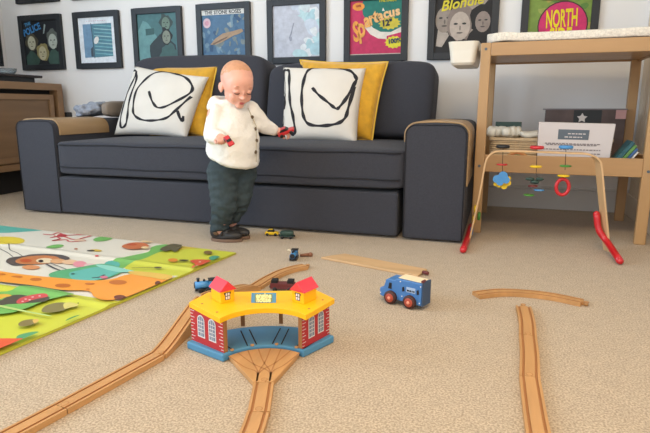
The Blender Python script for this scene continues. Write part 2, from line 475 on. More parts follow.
# lines measured on the right-hand cushion, u to the right, v up
LINES_R = [[(.03, .60), (.02, .90), (.055, .93), (.10, .90), (.11, .70), (.135, .45), (.19, .25), (.215, .08), (.19, .05), (.13, .06)],
           [(.02, .30), (.035, .12), (.06, .02)],
           [(.03, .60), (.045, .50), (.04, .38)],
           [(.43, .64), (.52, .54), (.66, .43), (.745, .37), (.79, .39), (.87, .54), (.93, .75), (.93, .83), (.84, .93), (.70, .97), (.50, .99), (.39, .97), (.33, .88), (.30, .65), (.31, .40), (.34, .24), (.42, .15), (.62, .14), (.78, .18), (.87, .27), (.90, .42), (.94, .70)]]
pillow('scatter_cushion', 'white cushion with thick black line drawing against the right back cushion', 'cushion',
       at(283, 67, Y=.50), at(366, 68, Y=.50), at(281, 141, Y=.33), at(357, 143, Y=.33), .15, M_cushw, LINES_R, group='white cushions with black line drawing')
LINES_L = [[(.03, .92), (.09, .90), (.11, .80), (.07, .55), (.075, .25), (.12, .08), (.19, .10), (.20, .22), (.165, .45), (.16, .75), (.10, .90)],
           [(.42, .60), (.52, .44), (.62, .36), (.74, .42), (.90, .62), (.92, .76), (.80, .90), (.64, .96), (.45, .97), (.33, .86), (.24, .62), (.26, .36), (.30, .24), (.42, .17), (.60, .17), (.75, .22), (.84, .36), (.95, .62)],
           [(.86, .36), (.93, .22), (.94, .30)]]
pillow('scatter_cushion', 'white cushion with thick black line drawing at the left end of the sofa', 'cushion',
       at(135, 66, Y=.56), at(209, 77, Y=.50), at(114, 135, Y=.38), at(187, 138, Y=.36), .15, M_cushw, LINES_L, group='white cushions with black line drawing')
pillow('scatter_cushion', 'plain mustard yellow velvet cushion behind the white cushion at the right', 'cushion',
       at(300, 60, Y=.60), at(388, 62, Y=.56), at(318, 140, Y=.46), at(372, 141.5, Y=.42), .15, M_yel, None, M_yel2, 'mustard velvet cushions')
pillow('scatter_cushion', 'plain mustard yellow velvet cushion behind the white cushion left of the toddler', 'cushion',
       at(149, 66, Y=.62), at(217.5, 66, Y=.58), at(150, 136, Y=.50), at(206, 138, Y=.44), .15, M_yel, None, M_yel2, 'mustard velvet cushions')

# ------------------------------------------------------------------ picture frames
FA, FB, FWD, FZ0, FZ1 = -3.0039, .4829, .3717, .8102, 1.1796
def blob(c, rx, ry, n=18, rot=0, wob=0, seed=0):
    out = []
    for k in range(n):
        a = 2*pi*k/n; w = 1+wob*noise.noise(V((cos(a)*2+seed, sin(a)*2, seed)))
        x, y = rx*cos(a)*w, ry*sin(a)*w
        out.append((c[0]+x*cos(rot)-y*sin(rot), c[1]+x*sin(rot)+y*cos(rot)))
    return out
def flat(rgb):
    return mat('print_%02x%02x%02x' % tuple(rgb), rgb, .6, .12, 40)
def frame(xc, z0, label, bg, shapes, texts=(), group='black framed prints on the back wall', photo_noise=None):
    w, h = FWD, FZ1-FZ0; bw = .037
    t = thing('framed_picture', label, 'picture', (xc, YW, z0), 0, group)
    mb = MB(); x0, x1, z1 = xc-w/2, xc+w/2, z0+h; y0, y1 = YW-.024, YW-.001
    mb.box((x0, y0, z0), (x0+bw, y1, z1), M_frame); mb.box((x1-bw, y0, z0), (x1, y1, z1), M_frame)
    mb.box((x0+bw, y0, z0), (x1-bw, y1, z0+bw), M_frame); mb.box((x0+bw, y0, z1-bw), (x1-bw, y1, z1), M_frame)
    mb.build('frame', t, .002)
    iw, ih = w-2*bw, h-2*bw
    mb = MB(); yb = YW-.012
    mb.box((x0+bw, yb, z0+bw), (x1-bw, YW-.001, z1-bw), bg)
    def f(u, v, wv): return (x0+bw+u*iw, yb-wv, z0+bw+v*ih)
    k = 0
    for col, poly in shapes:
        k += 1; poly = [(min(1, max(0, a)), min(1, max(0, c))) for a, c in poly]
        mm = flat(col) if isinstance(col, tuple) else col
        mb.faces([f(a, c, .0001+.00006*k) for a, c in poly], [tuple(range(len(poly)))], mm)
    mb.build('print', t, recalc=False, weld=False)
    if texts:
        for body, u, v, size, col, rot, kw in texts:
            mb = MB()
            p = f(u, v, .0030)
            M = Matrix.Translation(V(p)) @ Matrix.Rotation(pi/2, 4, 'X') @ Matrix.Rotation(rot, 4, 'Z')
            text_polys(mb, body, size, flat(col), M, **kw)
            mb.build('lettering', t, weld=False)
    return t
X = lambda i: FA+FB*i+(.020, .012, .004, 0, 0, 0, 0, 0)[i]
def face(c, r, skin, hair, eye=(40, 44, 46), hs=1.25, hy=.25, beard=None):
    out = [(hair, blob((c[0], c[1]+r*hy), r*hs, r*1.35, wob=.35, seed=c[0]*9)), (skin, blob(c, r*.78, r*1.08))]
    for s in (-1, 1):
        out.append((eye, blob((c[0]+s*r*.32, c[1]+r*.18), r*.17, r*.08, 8)))
    out.append((tuple(int(q*.7) for q in skin), blob((c[0]+r*.02, c[1]-r*.15), r*.07, r*.2, 8)))
    out.append((tuple(int(q*.55) for q in skin), blob((c[0], c[1]-r*.5), r*.25, r*.07, 8)))
    return out
# lower row
G = (150, 160, 148)
sh = [((24, 28, 34), [(0, 0), (1, 0), (1, 1), (0, 1)]), ((52, 78, 70), blob((.18, .1), .22, .22, wob=.5)), ((60, 88, 80), blob((.85, .1), .2, .24, wob=.5, seed=3)),
      ((150, 168, 168), [(.56, .70), (.60, .71), (.66, .90), (.62, .92)])] + face((.20, .50), .15, (178, 178, 156), (74, 70, 54)) + face((.50, .26), .15, (184, 180, 150), (140, 132, 88), hs=1.15) + face((.83, .52), .16, (176, 186, 178), (92, 100, 96), hs=1.1)
frame(X(0), FZ0, 'black framed dark cover with three pale faces and blue lettering, leftmost of its row', flat((24, 28, 34)), sh,
      [('THE', .14, .93, .030, (70, 140, 190), .22, dict(bold=.001)), ('POLICE', .25, .80, .062, (60, 130, 190), .30, dict(bold=.002, sx=.8))])
sh = [((112, 148, 178), [(.12, .12), (.90, .14), (.90, .86), (.12, .86)]), ((84, 132, 150), [(.36, .12), (.90, .14), (.90, .86), (.36, .86)])]
for k in range(9):
    y = .16+.077*k; sh.append(((156, 196, 200) if k % 2 else (120, 176, 186), [(.42, y+.05), (.90, y-.0), (.90, y+.025), (.42, y+.068)]))
sh += [((60, 66, 74), [(.385, .10), (.40, .10), (.36, .88), (.345, .88)]), ((226, 226, 222), blob((.47, .50), .06, .09, rot=-.6)), ((70, 80, 92), [(.30, .14), (.37, .14), (.36, .36), (.30, .32)])]
frame(X(1), FZ0, 'black framed white cover with a blue streaked square, second from the left', flat((226, 232, 238)), sh,
      [('LIVE AT THE SEASIDE'[:0] or '- - - - - - - - -', .5, .93, .03, (206, 150, 170), 0, dict())])
sh = [((74, 116, 120), blob((.5, .5), .75, .75)), ((104, 150, 152), blob((.2, .35), .30, .5, wob=.4)), ((56, 92, 94), [(.20, .55), (.42, .57), (.42, .70), (.20, .69)]),
      ((46, 58, 62), blob((.62, .22), .34, .34, wob=.35)), ((66, 100, 98), blob((.78, .12), .26, .26, wob=.4, seed=2))] + face((.72, .78), .13, (110, 132, 118), (58, 74, 72)) + face((.72, .50), .13, (134, 142, 128), (36, 40, 42), hs=1.1)
frame(X(2), FZ0, 'black framed teal cover with one dark-haired man seated in front of another', flat((86, 134, 138)), sh)
sh = [((82, 118, 150), blob((.5, .45), .8, .8))]
for k in range(46):
    c = random.choice([(70, 108, 142), (120, 150, 170), (96, 128, 148), (150, 166, 172), (60, 92, 128), (128, 140, 140)])
    sh.append((c, blob((random.random(), random.random()*.85), .03+.09*random.random(), .015+.04*random.random(), 10, random.random()*3, .5, k)))
sh += [((176, 148, 120), [(.18, .30), (.30, .42), (.48, .52), (.72, .56), (.92, .60), (.96, .55), (.86, .50), (.74, .47), (.58, .40), (.44, .34), (.30, .30)]), ((120, 96, 80), [(.24, .32), (.42, .40), (.60, .46), (.58, .43), (.42, .36), (.26, .30)]),
       ((222, 222, 218), [(0, .90), (1, .90), (1, 1), (0, 1)]), ((214, 218, 220), [(0, 0), (1, 0), (1, .05), (0, .05)]), ((216, 186, 196), blob((.12, .74), .09, .10)), ((206, 150, 168), blob((.12, .74), .05, .05))]
frame(X(3), FZ0, 'black framed blue paint-splashed cover with white title band above the toddler\'s head', flat((92, 124, 150)), sh,
      [('THE STONE ROSES', .5, .945, .030, (44, 48, 56), 0, dict(bold=.0008, sx=1.0))])
sh = [((196, 200, 212), [(0, 0), (1, 0), (1, 1), (0, 1)])]
for k in range(26):
    c = random.choice([(214, 226, 232), (190, 220, 226), (226, 232, 236), (204, 214, 228), (176, 210, 220)])
    sh.append((c, blob((.55+.45*random.random(), random.random()), .04+.10*random.random(), .05+.12*random.random(), 12, random.random()*3, .5, k+60)))
sh += [((148, 154, 170), [(.36, .34), (.40, .44), (.46, .66), (.44, .66), (.38, .46), (.34, .38)]), ((156, 160, 176), blob((.38, .36), .03, .05))]
frame(X(4), FZ0, 'black framed silvery white cover with pale swirls, between the blue and pink covers', flat((196, 200, 212)), sh)
PK, GR = (196, 44, 92), (20, 116, 104)
sh = [(PK, [(0, 0), (1, 0), (1, 1), (0, 1)]), (GR, [(.22, .92), (.25, 1), (1, 1), (1, .42), (.80, .36), (.55, .40), (.40, .52), (.25, .75)]),
      ((226, 218, 206), [(.28, .52), (.40, .38), (.55, .30), (.72, .28), (.72, .34), (1, .40), (1, .50), (.80, .41), (.60, .42), (.45, .50), (.34, .62)]),
      ((206, 190, 60), [(a, c) for k in range(26) for a, c in [(.77+.22*(1 if k % 2 else .8)*cos(k*pi/13), .57+.12*(1 if k % 2 else .8)*sin(k*pi/13))]]),
      ((226, 214, 50), [(.86+.18*(1 if k % 2 else .82)*cos(k*pi/13), .22+.12*(1 if k % 2 else .82)*sin(k*pi/13)) for k in range(26)]),
      ((232, 150, 60), blob((.16, .90), .12, .075)), ((236, 228, 218), [(.62, .80), (.64, .86), (.67, .80)]), ((196, 182, 170), [(0, 0), (1, 0), (1, .02), (0, .02)])]
t6 = [('THE FARM', .72, .985, .022, (190, 190, 60), 0, dict(bold=.001)),
      ('S', .12, .42, .150, (236, 160, 70), .10, dict(bold=.005, sx=.55)), ('p', .22, .50, .150, (236, 166, 80), .15, dict(bold=.005, sx=.6)),
      ('a', .33, .63, .105, (238, 176, 96), .2, dict(bold=.004, sx=.75)), ('r', .42, .66, .100, (238, 180, 110), .2, dict(bold=.004, sx=.8)), ('t', .50, .70, .095, (238, 184, 116), .2, dict(bold=.004, sx=.9)),
      ('a', .59, .71, .078, (238, 186, 120), .18, dict(bold=.003)), ('c', .70, .74, .072, (238, 190, 130), .18, dict(bold=.003)), ('u', .81, .76, .068, (238, 192, 134), .15, dict(bold=.003)), ('s', .92, .78, .066, (238, 194, 140), .15, dict(bold=.003)),
      ('12"', .72, .575, .045, (34, 44, 60), .12, dict(bold=.002)), ('100%', .87, .24, .034, (30, 60, 90), .10, dict(bold=.0015)), ('LIVE', .16, .91, .016, (170, 60, 50), 0, dict(bold=.0006))]
frame(X(5), FZ0, 'black framed pink and green cover with slanted orange word Spartacus', flat(PK), sh, t6)
sh = [((22, 20, 22), [(0, 0), (1, 0), (1, 1), (0, 1)]), ((150, 140, 134), blob((.60, .72), .18, .2)), ((158, 146, 138), [(.34, .72), (.48, .86), (.66, .84), (.95, .92), (.80, .74), (.70, .40), (.60, .30), (.60, .6), (.5, .7)]),
      ((180, 168, 158), [(.03, .12), (.14, .10), (.26, .30), (.20, .45), (.06, .42)])]
sh += face((.17, .58), .21, (150, 138, 128), (22, 20, 22), hs=1.1, hy=.45) + face((.45, .46), .235, (186, 172, 160), (136, 122, 114), hs=1.0, hy=.25) + face((.85, .52), .17, (146, 132, 124), (16, 14, 16), hs=1.4)
frame(X(6), FZ0, 'black framed black and white photo cover of three faces with yellow script title', flat((22, 20, 22)), sh,
      [('Blondie', .46, .86, .074, (214, 200, 50), .14, dict(bold=.0015, shear=.35))])
sh = [((120, 146, 62), [(0, 0), (1, 0), (1, 1), (0, 1)])]
for k in range(22):
    sh.append((random.choice([(104, 140, 60), (150, 160, 80), (90, 130, 56), (164, 150, 72)]), blob((random.random(), random.random()), .05+.06*random.random(), .05, 10, 0, .5, k+200)))
sh += [((64, 34, 40), blob((.56, .40), .405, .405, 26)), ((206, 40, 104), blob((.56, .40), .385, .385, 26)), ((60, 50, 30), blob((.54, .87), .42, .065)), ((178, 182, 60), blob((.54, .87), .40, .052))]
frame(X(7), FZ0, 'black framed green cover with pink disc and yellow NORTH lettering above the changing table', flat((120, 146, 62)), sh,
      [('NORTH', .54, .50, .120, (232, 214, 20), .04, dict(bold=.003, sx=.36)), ('SIDE', .54, .21, .110, (232, 214, 20), 0, dict(bold=.003, sx=.5))])
zu = at(40, 3, Y=YW).z
frame(X(0), zu, 'black picture frame cut off by the top edge, leftmost of the upper row', flat((70, 90, 110)), [((110, 130, 150), blob((.5, .5), .4, .3))])
frame(X(1), zu, 'black picture frame cut off by the top edge, second of the upper row', flat((160, 150, 130)), [((90, 60, 60), blob((.5, .5), .3, .35))])

# ------------------------------------------------------------------ dresser at the left wall
DX, DY, DT, DB = -2.80, .895, .709, .154
dr = thing('sideboard', 'oak sideboard with a recessed front against the left wall', 'sideboard', (-3.05, .1, 0))
y0 = -.70
mb = MB()
mb.box((XL+.02, y0, DT-.045), (DX, DY, DT), M_oak); mb.box((XL+.02, y0, DB), (DX, DY, DB+.04), M_oak)
mb.box((XL+.02, DY-.045, DB+.04), (DX, DY, DT-.045), M_oak); mb.box((XL+.02, y0, DB+.04), (DX, y0+.045, DT-.045), M_oak)
mb.box((XL+.02, y0+.045, DB+.04), (XL+.04, DY-.045, DT-.045), M_oak)
mb.build('carcass', dr, .003)
mb = MB(); mb.box((DX-.08, y0+.045, DB+.04), (DX-.07, DY-.045, DT-.045), M_dark); mb.build('recess', dr)
ym = (y0+DY)/2
for a, c in ((y0+.075, ym-.006), (ym+.006, DY-.075)):
    dz0, dz1 = DB+.048, DT-.075
    mb = MB(); mb.box((DX-.045, a, dz0), (DX-.02, c, dz1), M_oak2)
    for q in (((a, dz0), (a+.035, dz1)), ((c-.035, dz0), (c, dz1)), ((a+.035, dz1-.035), (c-.035, dz1)), ((a+.035, dz0), (c-.035, dz0+.035))):
        mb.box((DX-.02, q[0][0], q[0][1]), (DX-.010, q[1][0], q[1][1]), M_oak)
    mb.build('door', dr, .002)
mb = MB(); mb.box((XL+.06, y0+.06, 0), (DX-.10, DY-.08, DB), M_dark); mb.build('plinth', dr)
# dark stand on it, with glass dish and television
st = thing('tv_stand', 'low black brown stand on top of the oak sideboard', 'stand', (-3.05, .3, DT))
ye = at(39, 76, X=-2.88).y
mb = MB(); mb.box((-3.25, -.55, DT+.034), (-2.85, ye, DT+.050), M_cabinet); mb.build('top', st, .003)
mb = MB(); mb.box((-3.22, -.52, DT+.001), (-2.88, ye-.04, DT+.034), M_black); mb.build('body', st)
gp = V((-2.99, ye-.16, DT+.05))
mb = MB(); mb.lathe([(.012, .001), (.045, .004), (.062, .020), (.066, .040), (.062, .040), (.056, .021), (.040, .008), (.001, .006)], gp, M_glass)
tag(mb.build('glass_dish'), 'small clear glass dish on the black stand at the left edge', 'dish')
tv = thing('television', 'black flat television on the stand, only its edge inside the left side of the frame', 'television', (-3.10, -.3, DT+.05))
ty = at(2, 50, X=-3.08).y
mb = MB(); mb.box((-3.10, ty-1.0, DT+.11), (-3.075, ty, DT+.70), M_black); mb.build('bezel', tv, .003)
mb = MB(); mb.box((-3.0755, ty-.985, DT+.125), (-3.0735, ty-.015, DT+.685), M_screen); mb.build('screen', tv)
mb = MB(); mb.box((-3.18, ty-.7, DT+.0505), (-2.98, ty-.3, DT+.062), M_black); mb.box((-3.12, ty-.53, DT+.062), (-3.10, ty-.47, DT+.3), M_black); mb.build('foot', tv, .002)
p = at(66.5, 116, Y=.93)
mb = MB(); mb.box((p.x-.035, .905, p.z-.03), (p.x+.03, .953, p.z+.026), M_black)
tag(mb.build('wall_plug', bevel=.004), 'small black plug box on the back wall between sideboard and sofa', 'plug')

# ------------------------------------------------------------------ changing table
TR_ = radians(-1.8)
tb = thing('changing_table', 'beech wood changing table with open shelf right of the sofa', 'changing table', (.376, .484, 0), TR_)
TM = XF((.376, .484, 0), TR_)
hx, hy = .345, .262
for sx in (-1, 1):
    for sy in (-1, 1):
        mb = MB(TM); cx, cy = sx*(hx-.021), sy*(hy-.014)
        mb.box((cx-.021, cy-.014, 0), (cx+.021, cy+.014, .815), M_beechz); mb.build('leg', tb, .004)
for sy in (-1, 1):
    mb = MB(TM); mb.box((-hx+.042, sy*hy, .762), (hx+.06 if 0 else hx-.042, sy*(hy-.02), .815), M_beech); mb.build('top_rail', tb, .002)
    mb = MB(TM); mb.box((-hx+.042, sy*hy, .276), (hx-.042, sy*(hy-.02), .350), M_beech); mb.build('shelf_rail', tb, .002)
for sx in (-1, 1):
    mb = MB(TM); mb.box((sx*hx, -hy+.028, .762), (sx*(hx-.018), hy-.028, .815), M_beech); mb.build('side_rail', tb, .002)
    mb = MB(TM); mb.box((sx*hx, -hy+.028, .276), (sx*(hx-.018), hy-.028, .350), M_beech); mb.build('side_rail', tb, .002)
mb = MB(TM); mb.box((-hx+.018, -hy+.02, .768), (hx-.018, hy-.02, .776), M_beech); mb.build('top_panel', tb)
mb = MB(TM); mb.box((-hx+.018, -hy+.02, .300), (hx-.018, hy-.02, .312), M_beech); mb.build('shelf', tb)
for sx in (-1, 1):
    for z in (.79, .30):
        mb = MB(TM); mb.cyl((sx*(hx-.021), -hy-.0015, z), (sx*(hx-.021), -hy+.002, z), .006, .006, M_grey, 12)
        mb.build('bolt_cap', tb)
# the changing mat
mb = MB(TM)
def matfn(p):
    p.z += .006*noise.noise(V((p.x*14, p.y*14, 0)))
    if p.z > 0: p.z += .010*abs(p.x/.34)**4
    return p
mb.superbox((0, 0, .836), (.66, .49, .040), M_matcover, .25, 60, matfn)
tag(mb.build('changing_mat'), 'cream flecked towelling changing mat on top of the beech changing table', 'mat')
# hanging white tub
bp_ = at(466, 55, Y=.30)
mb = MB()
def rrect(hx_, hy_, r, n=5):
    out = []
    for cx, cy, a0 in ((hx_-r, hy_-r, 0), (-hx_+r, hy_-r, pi/2), (-hx_+r, -hy_+r, pi), (hx_-r, -hy_+r, 3*pi/2)):
        for k in range(n+1):
            a = a0+k*pi/2/n; out.append((cx+r*cos(a), cy+r*sin(a)))
    return out
def loft(mb, secs, m, close=True):
    n = len(secs[0][0]); co = []
    for poly, z in secs: co += [(x, y, z) for x, y in poly]
    fs = [(i*n+k, i*n+(k+1) % n, (i+1)*n+(k+1) % n, (i+1)*n+k) for i in range(len(secs)-1) for k in range(n)]
    if close: fs += [tuple(range(n))[::-1], tuple((len(secs)-1)*n+k for k in range(n))]
    mb.faces(co, fs, m, False)
mb.xf = XF((-.047, .40, -.005), TR_)
loft(mb, [(rrect(.046, .13, .02), .735), (rrect(.052, .14, .022), .745), (rrect(.058, .145, .024), .795), (rrect(.064, .152, .028), .832), (rrect(.060, .148, .026), .832), (rrect(.048, .135, .02), .75)], M_bowl)
tub = tag(mb.build('hanging_tub'), 'white plastic tub hooked on the left side of the changing table', 'tub')
for hy_ in (-.05, .03):
    mb = MB(XF((-.047, .40, -.005), TR_)); mb.box((.056, hy_, .80), (.066, hy_+.02, .826), M_bowl); mb.build('hook', tub)

# things on the shelf (positions along the table's own x, front to back in y)
SZ = .3125
def tx(px, py, yl):
    """table-local x of a pixel on the plane at local depth yl"""
    n = Matrix.Rotation(TR_, 3, 'Z') @ V((0, 1, 0)); o = TM @ V((0, yl, 0))
    d = FW + RT*((px-325)/F_PX) - UP*((py-216.5)/F_PX)
    q = CAM + d*((o-CAM).dot(n)/d.dot(n)); return TM.inverted() @ q
# woven basket
yb = -.11
a = tx(488, 158, yb); c = tx(621, 158, yb); zt = tx(520, 138, yb).z
bk = thing('storage_basket', 'cream ribbed storage basket on the changing table shelf behind the white box', 'basket', TM @ V(((a.x+c.x)/2, .03, SZ)), TR_)
mb = MB(TM)
xx0, xx1 = max(a.x, -hx+.05), c.x-.034
cxm = (xx0+xx1)/2; hw = (xx1-xx0)/2; hd = .13
cyb = yb+hd+.002; secs = []
nb = 9; hh = (zt-.012-SZ)/nb
shift = lambda P: [(x+cxm, y+cyb) for x, y in P]
for k in range(nb):
    z = SZ+k*hh
    secs += [(shift(rrect(hw-.006, hd-.006, .03)), z+.0005), (shift(rrect(hw, hd, .03)), z+hh*.3), (shift(rrect(hw, hd, .03)), z+hh*.7)]
secs += [(shift(rrect(hw-.006, hd-.006, .03)), zt-.012), (shift(rrect(hw-.016, hd-.016, .03)), zt-.014), (shift(rrect(hw-.016, hd-.016, .03)), SZ+.01)]
loft(mb, secs, M_basket); mb.build('body', bk)
mb = MB(TM); loft(mb, [(shift(rrect(hw+.004, hd+.004, .032)), zt-.012), (shift(rrect(hw+.004, hd+.004, .032)), zt), (shift(rrect(hw-.018, hd-.018, .03)), zt), (shift(rrect(hw-.018, hd-.018, .03)), zt-.03)], M_basket); mb.build('rim', bk)
mb = MB(TM)
rc = tx(517, 159, yb-.004)
for k, cc in enumerate(((206, 150, 90), (190, 120, 70), (120, 140, 90), (90, 140, 130), (70, 96, 110))):
    r1 = .052-.009*k; r0 = r1-.009
    ps = [(rc.x+r1*cos(t*pi/14), yb-.0035, max(SZ, SZ+r1*.9*sin(t*pi/14))) for t in range(15)]+[(rc.x+r0*cos(t*pi/14), yb-.0035, SZ+r0*.9*sin(t*pi/14)) for t in range(15)]
    mb.faces(ps, [(i, i+1, 15+i+1, 15+i) for i in range(14)], flat(cc))
mb.build('rainbow_patch', bk, recalc=False)
# nappies stacked on the basket
ns = thing('nappy_pack', 'open pack of folded white nappies on the left of the storage basket', 'nappies', TM @ V((tx(502, 130, -.02).x, 0, zt)), TR_)
mb = MB(TM)
for k in range(6):
    q = tx(492+5*k, 128, -.03+.01*(k % 3))
    mb.superbox((q.x, -.01+.018*(k % 3), zt+.022), (.05, .14, .050-.004*(k % 2)), M_nappy, .6, 18, None, Matrix.Rotation(.35-.14*k, 3, 'Y'))
mb.build('nappies', ns)
mb = MB(TM); q = tx(506, 128, .07); mb.box((q.x-.05, .085, zt-.005), (q.x+.07, .105, zt+.066), M_greend); mb.build('green_card', ns, .002)
mb = MB(TM); q = tx(535, 130, -.03)
mb.superbox((q.x+.0, .0, zt+.014), (.13, .16, .030), M_nappy, .5, 24, lambda p_: V((p_.x, p_.y, p_.z+.004*sin(p_.x*60))))
tag(mb.build('muslin_cloth'), 'crumpled white muslin cloth on the basket beside the nappies', 'cloth')
# white product box with lettering
yl = -.20
TLb, TRb, BLb, BRb = tx(539, 122, yl+.03), tx(616, 124, yl+.03), tx(537, 159, yl), tx(609, 159, yl)
wb = thing('cardboard_box', 'white cardboard box with grey label standing on the front of the shelf', 'box', TM @ V((BLb.x+.15, yl, SZ)), TR_)
mb = MB(TM); dp = .06
co = [(BLb.x, yl, SZ), (BRb.x, yl, SZ), (TRb.x, yl+.03, TRb.z), (TLb.x, yl+.03, TLb.z)]
co += [(x, y+dp, z) for x, y, z in co]
mb.faces(co, [(0, 1, 2, 3), (7, 6, 5, 4), (0, 4, 5, 1), (1, 5, 6, 2), (2, 6, 7, 3), (3, 7, 4, 0)], M_box); mb.build('carton', wb, .002)
def onbox(u, v, off=.0012):
    A = V(co[0]).lerp(V(co[1]), u); B = V(co[3]).lerp(V(co[2]), u); return A.lerp(B, v)+V((0, -off, 0))
def bquad(mb, u0, v0, u1, v1, m, off=.0012):
    mb.faces([onbox(u0, v0, off), onbox(u1, v0, off), onbox(u1, v1, off), onbox(u0, v1, off)], [(0, 1, 2, 3)], m)
mb = MB(TM); bquad(mb, .27, .60, .68, .84, M_grey); mb.build('label', wb, recalc=False)
for v, u0, u1 in ((.66, .36, .60), (.74, .40, .64), (.50, .10, .84), (.47, .12, .80), (.36, .08, .86), (.27, .10, .86), (.16, .12, .84), (.08, .10, .80)):
    uu = u0; mb = MB(TM)
    while uu < u1:
        w_ = .02+.03*random.random(); bquad(mb, uu, v-.012, min(u1, uu+w_), v+.012, M_text if v < .6 else M_box, .0018); uu += w_+.012
    mb.build('text_line', wb, recalc=False)
# dark box with star
yk = .175
k0, k1, k2, k3 = tx(546, 109, yk), tx(632, 112, yk), tx(546, 158, yk), tx(628, 158, yk)
db = thing('gift_box', 'dark brown photo printed box with a white star at the back of the shelf', 'box', TM @ V(((k0.x+k1.x)/2, yk, SZ)), TR_)
mb = MB(TM); X0, X1, Z1 = k0.x, min(k1.x, hx-.05), k0.z-.004
mb.box((X0, yk, SZ), (X1, yk+.06, Z1), M_darkbox); mb.build('carton', db, .002)
mb = MB(TM); mb.box((X0-.012, yk-.002, Z1), (X1+.004, yk+.062, Z1+.006), M_text); mb.build('lid', db, .001)
s0, s1 = tx(574, 112, yk).x, tx(602, 112, yk).x
mb = MB(TM); mb.box((s0, yk-.0012, SZ+.02), (s1, yk-.0004, Z1-.0005), mat('charcoal_panel', (38, 42, 44), .5)); mb.build('panel', db)
mb = MB(TM); sc0 = tx(582, 118, yk)
mb.prism([(sc0.x+(.024 if k % 2 == 0 else .0125)*sin(k*pi/5), sc0.z+(.024 if k % 2 == 0 else .0125)*cos(k*pi/5)) for k in range(10)], yk-.003, yk-.0014, M_whitep, f=lambda u, v, w: (u, w, v)); mb.build('star', db)
mb = MB(TM); l0, l1 = tx(616, 112, yk), tx(632, 119, yk); mb.box((l0.x, yk-.002, l1.z), (X1, yk-.0012, Z1-.0005), mat('dusty_pink_label', (196, 150, 146), .6)); mb.build('label', db)
# leaning picture books
BK = [((44, 96, 104), 'dark teal picture book, backmost of the books leaning at the right of the shelf', .016),
      ((92, 138, 70), 'green picture book between the teal and the blue leaning books', .013),
      ((58, 92, 140), 'blue picture book between the green book and the white one', .011),
      ((206, 204, 198), 'thin white picture book, lowest of the books leaning at the right of the shelf', .008)]
d = V((.58, 0, .815)); nx = V((d.z, 0, -d.x)); X1_ = hx-.046; off = 0
for k, (cc, lab, tk_) in enumerate(BK):
    L_ = .118-.015*k; A = V((X1_-.106+off, 0, SZ+.0005+.006*0)); w_ = tk_-.0015
    # the lower corner of the slab rests on the shelf
    A.z += nx.z*-w_
    off += tk_/d.z
    co2 = [A, A+d*L_, A+d*L_+nx*w_, A+nx*w_]
    y0_, y1_ = -.225, -.115
    mb = MB(TM)
    mb.faces([(q.x, y0_, q.z) for q in co2]+[(q.x, y1_, q.z) for q in co2], [(0, 1, 2, 3), (7, 6, 5, 4), (0, 4, 5, 1), (1, 5, 6, 2), (2, 6, 7, 3), (3, 7, 4, 0)], mat('book_cover_%d' % k, cc, .35, .45, 22))
    tag(mb.build('picture_book'), lab, 'book', 'picture books leaning at the right end of the shelf')

# ------------------------------------------------------------------ baby gym
gy = thing('baby_gym', 'bent birch wood baby gym with red feet in front of the changing table', 'baby gym', (.30, .05, 0))
GY0 = .05
path = [(469, 247), (474, 220), (480.5, 190), (485, 165), (488, 157), (493, 152.5), (500, 150.8), (520, 151), (545, 152), (570, 153), (584, 153.5), (592, 155.5), (597, 160), (599, 168), (602, 200), (605, 230), (607, 250.5)]
P3 = [at(a_, b_, Y=GY0) for a_, b_ in path]; P3[0].z = .004; P3[-1].z = .004
P3 = spline(P3, 6)
mb = MB(); n = len(P3); wdt = .022; th = .0035; co = []
for i, p_ in enumerate(P3):
    d = (P3[min(i+1, n-1)]-P3[max(i-1, 0)]).normalized(); nn = V((-d.z, 0, d.x))
    tw = radians(20)*min(1, max(0, (i/(n-1)-.66)/.12))
    for sy, st_ in ((-1, -1), (1, -1), (1, 1), (-1, 1)): co.append(p_+V((-sin(tw)*sy*wdt, cos(tw)*sy*wdt, 0))+nn*(th*st_))
fs = [(0, 1, 2, 3), tuple((n-1)*4+k for k in range(4))[::-1]]
for i in range(n-1):
    for k in range(4): fs.append((i*4+k, i*4+(k+1) % 4, (i+1)*4+(k+1) % 4, (i+1)*4+k))
mb.faces(co, fs, M_gymwood); mb.build('arch', gy, .0015)
def rounded_bar(mb, pts, r, m):
    mb.tube(spline(pts, 5), r, m, 12); mb.ball(pts[0], r, m, sub=2); mb.ball(pts[-1], r, m, sub=2)
for a_, nm in ((at(463, 250, z=.014), 'l'), (at(620, 261, z=.014), 'r')):
    if nm == 'l':
        pts = [a_, at(467, 240, Y=.02), at(471, 226, Y=.20)]
    else:
        pts = [a_, at(608, 243, Y=.02), at(599, 230, Y=.05), at(596.5, 214, Y=.06)]
    pts = [V((q.x, q.y, max(q.z, .014))) for q in pts]
    mb = MB(); rounded_bar(mb, pts, .0125, M_red); mb.build('foot', gy)
for px_, py_, m_ in ((474, 219, M_yelw), (475.5, 209, M_yelw), (479, 216, M_green), (471.5, 231, M_blueT)):
    mb = MB(); q = at(px_, py_, Y=.13); mb.superbox(q, (.014, .05, .034), m_, .6, 16); mb.build('bead', gy)
def disc(px_, py_, r, h, m, nm='disc', Y=GY0):
    q = at(px_, py_, Y=Y); mb = MB(); mb.lathe([(r*.8, -h/2), (r, -h*.3), (r, h*.3), (r*.8, h/2)], q, m); return mb.build(nm, gy)
for px_, py_, m_, pb in ((503, 146.3, M_black, 190), (537, 147.2, M_red, 190), (566, 146.8, M_blueL, 176)):
    disc(px_, py_+.3, .026, .013, m_, 'top_bead')
    q = at(px_, 149, Y=GY0); q2 = at(px_-1, pb-6, Y=GY0)
    mb = MB(); mb.tube([q, q2], .0012, M_string, 6); mb.build('string', gy)
disc(502, 164.5, .021, .006, M_red)
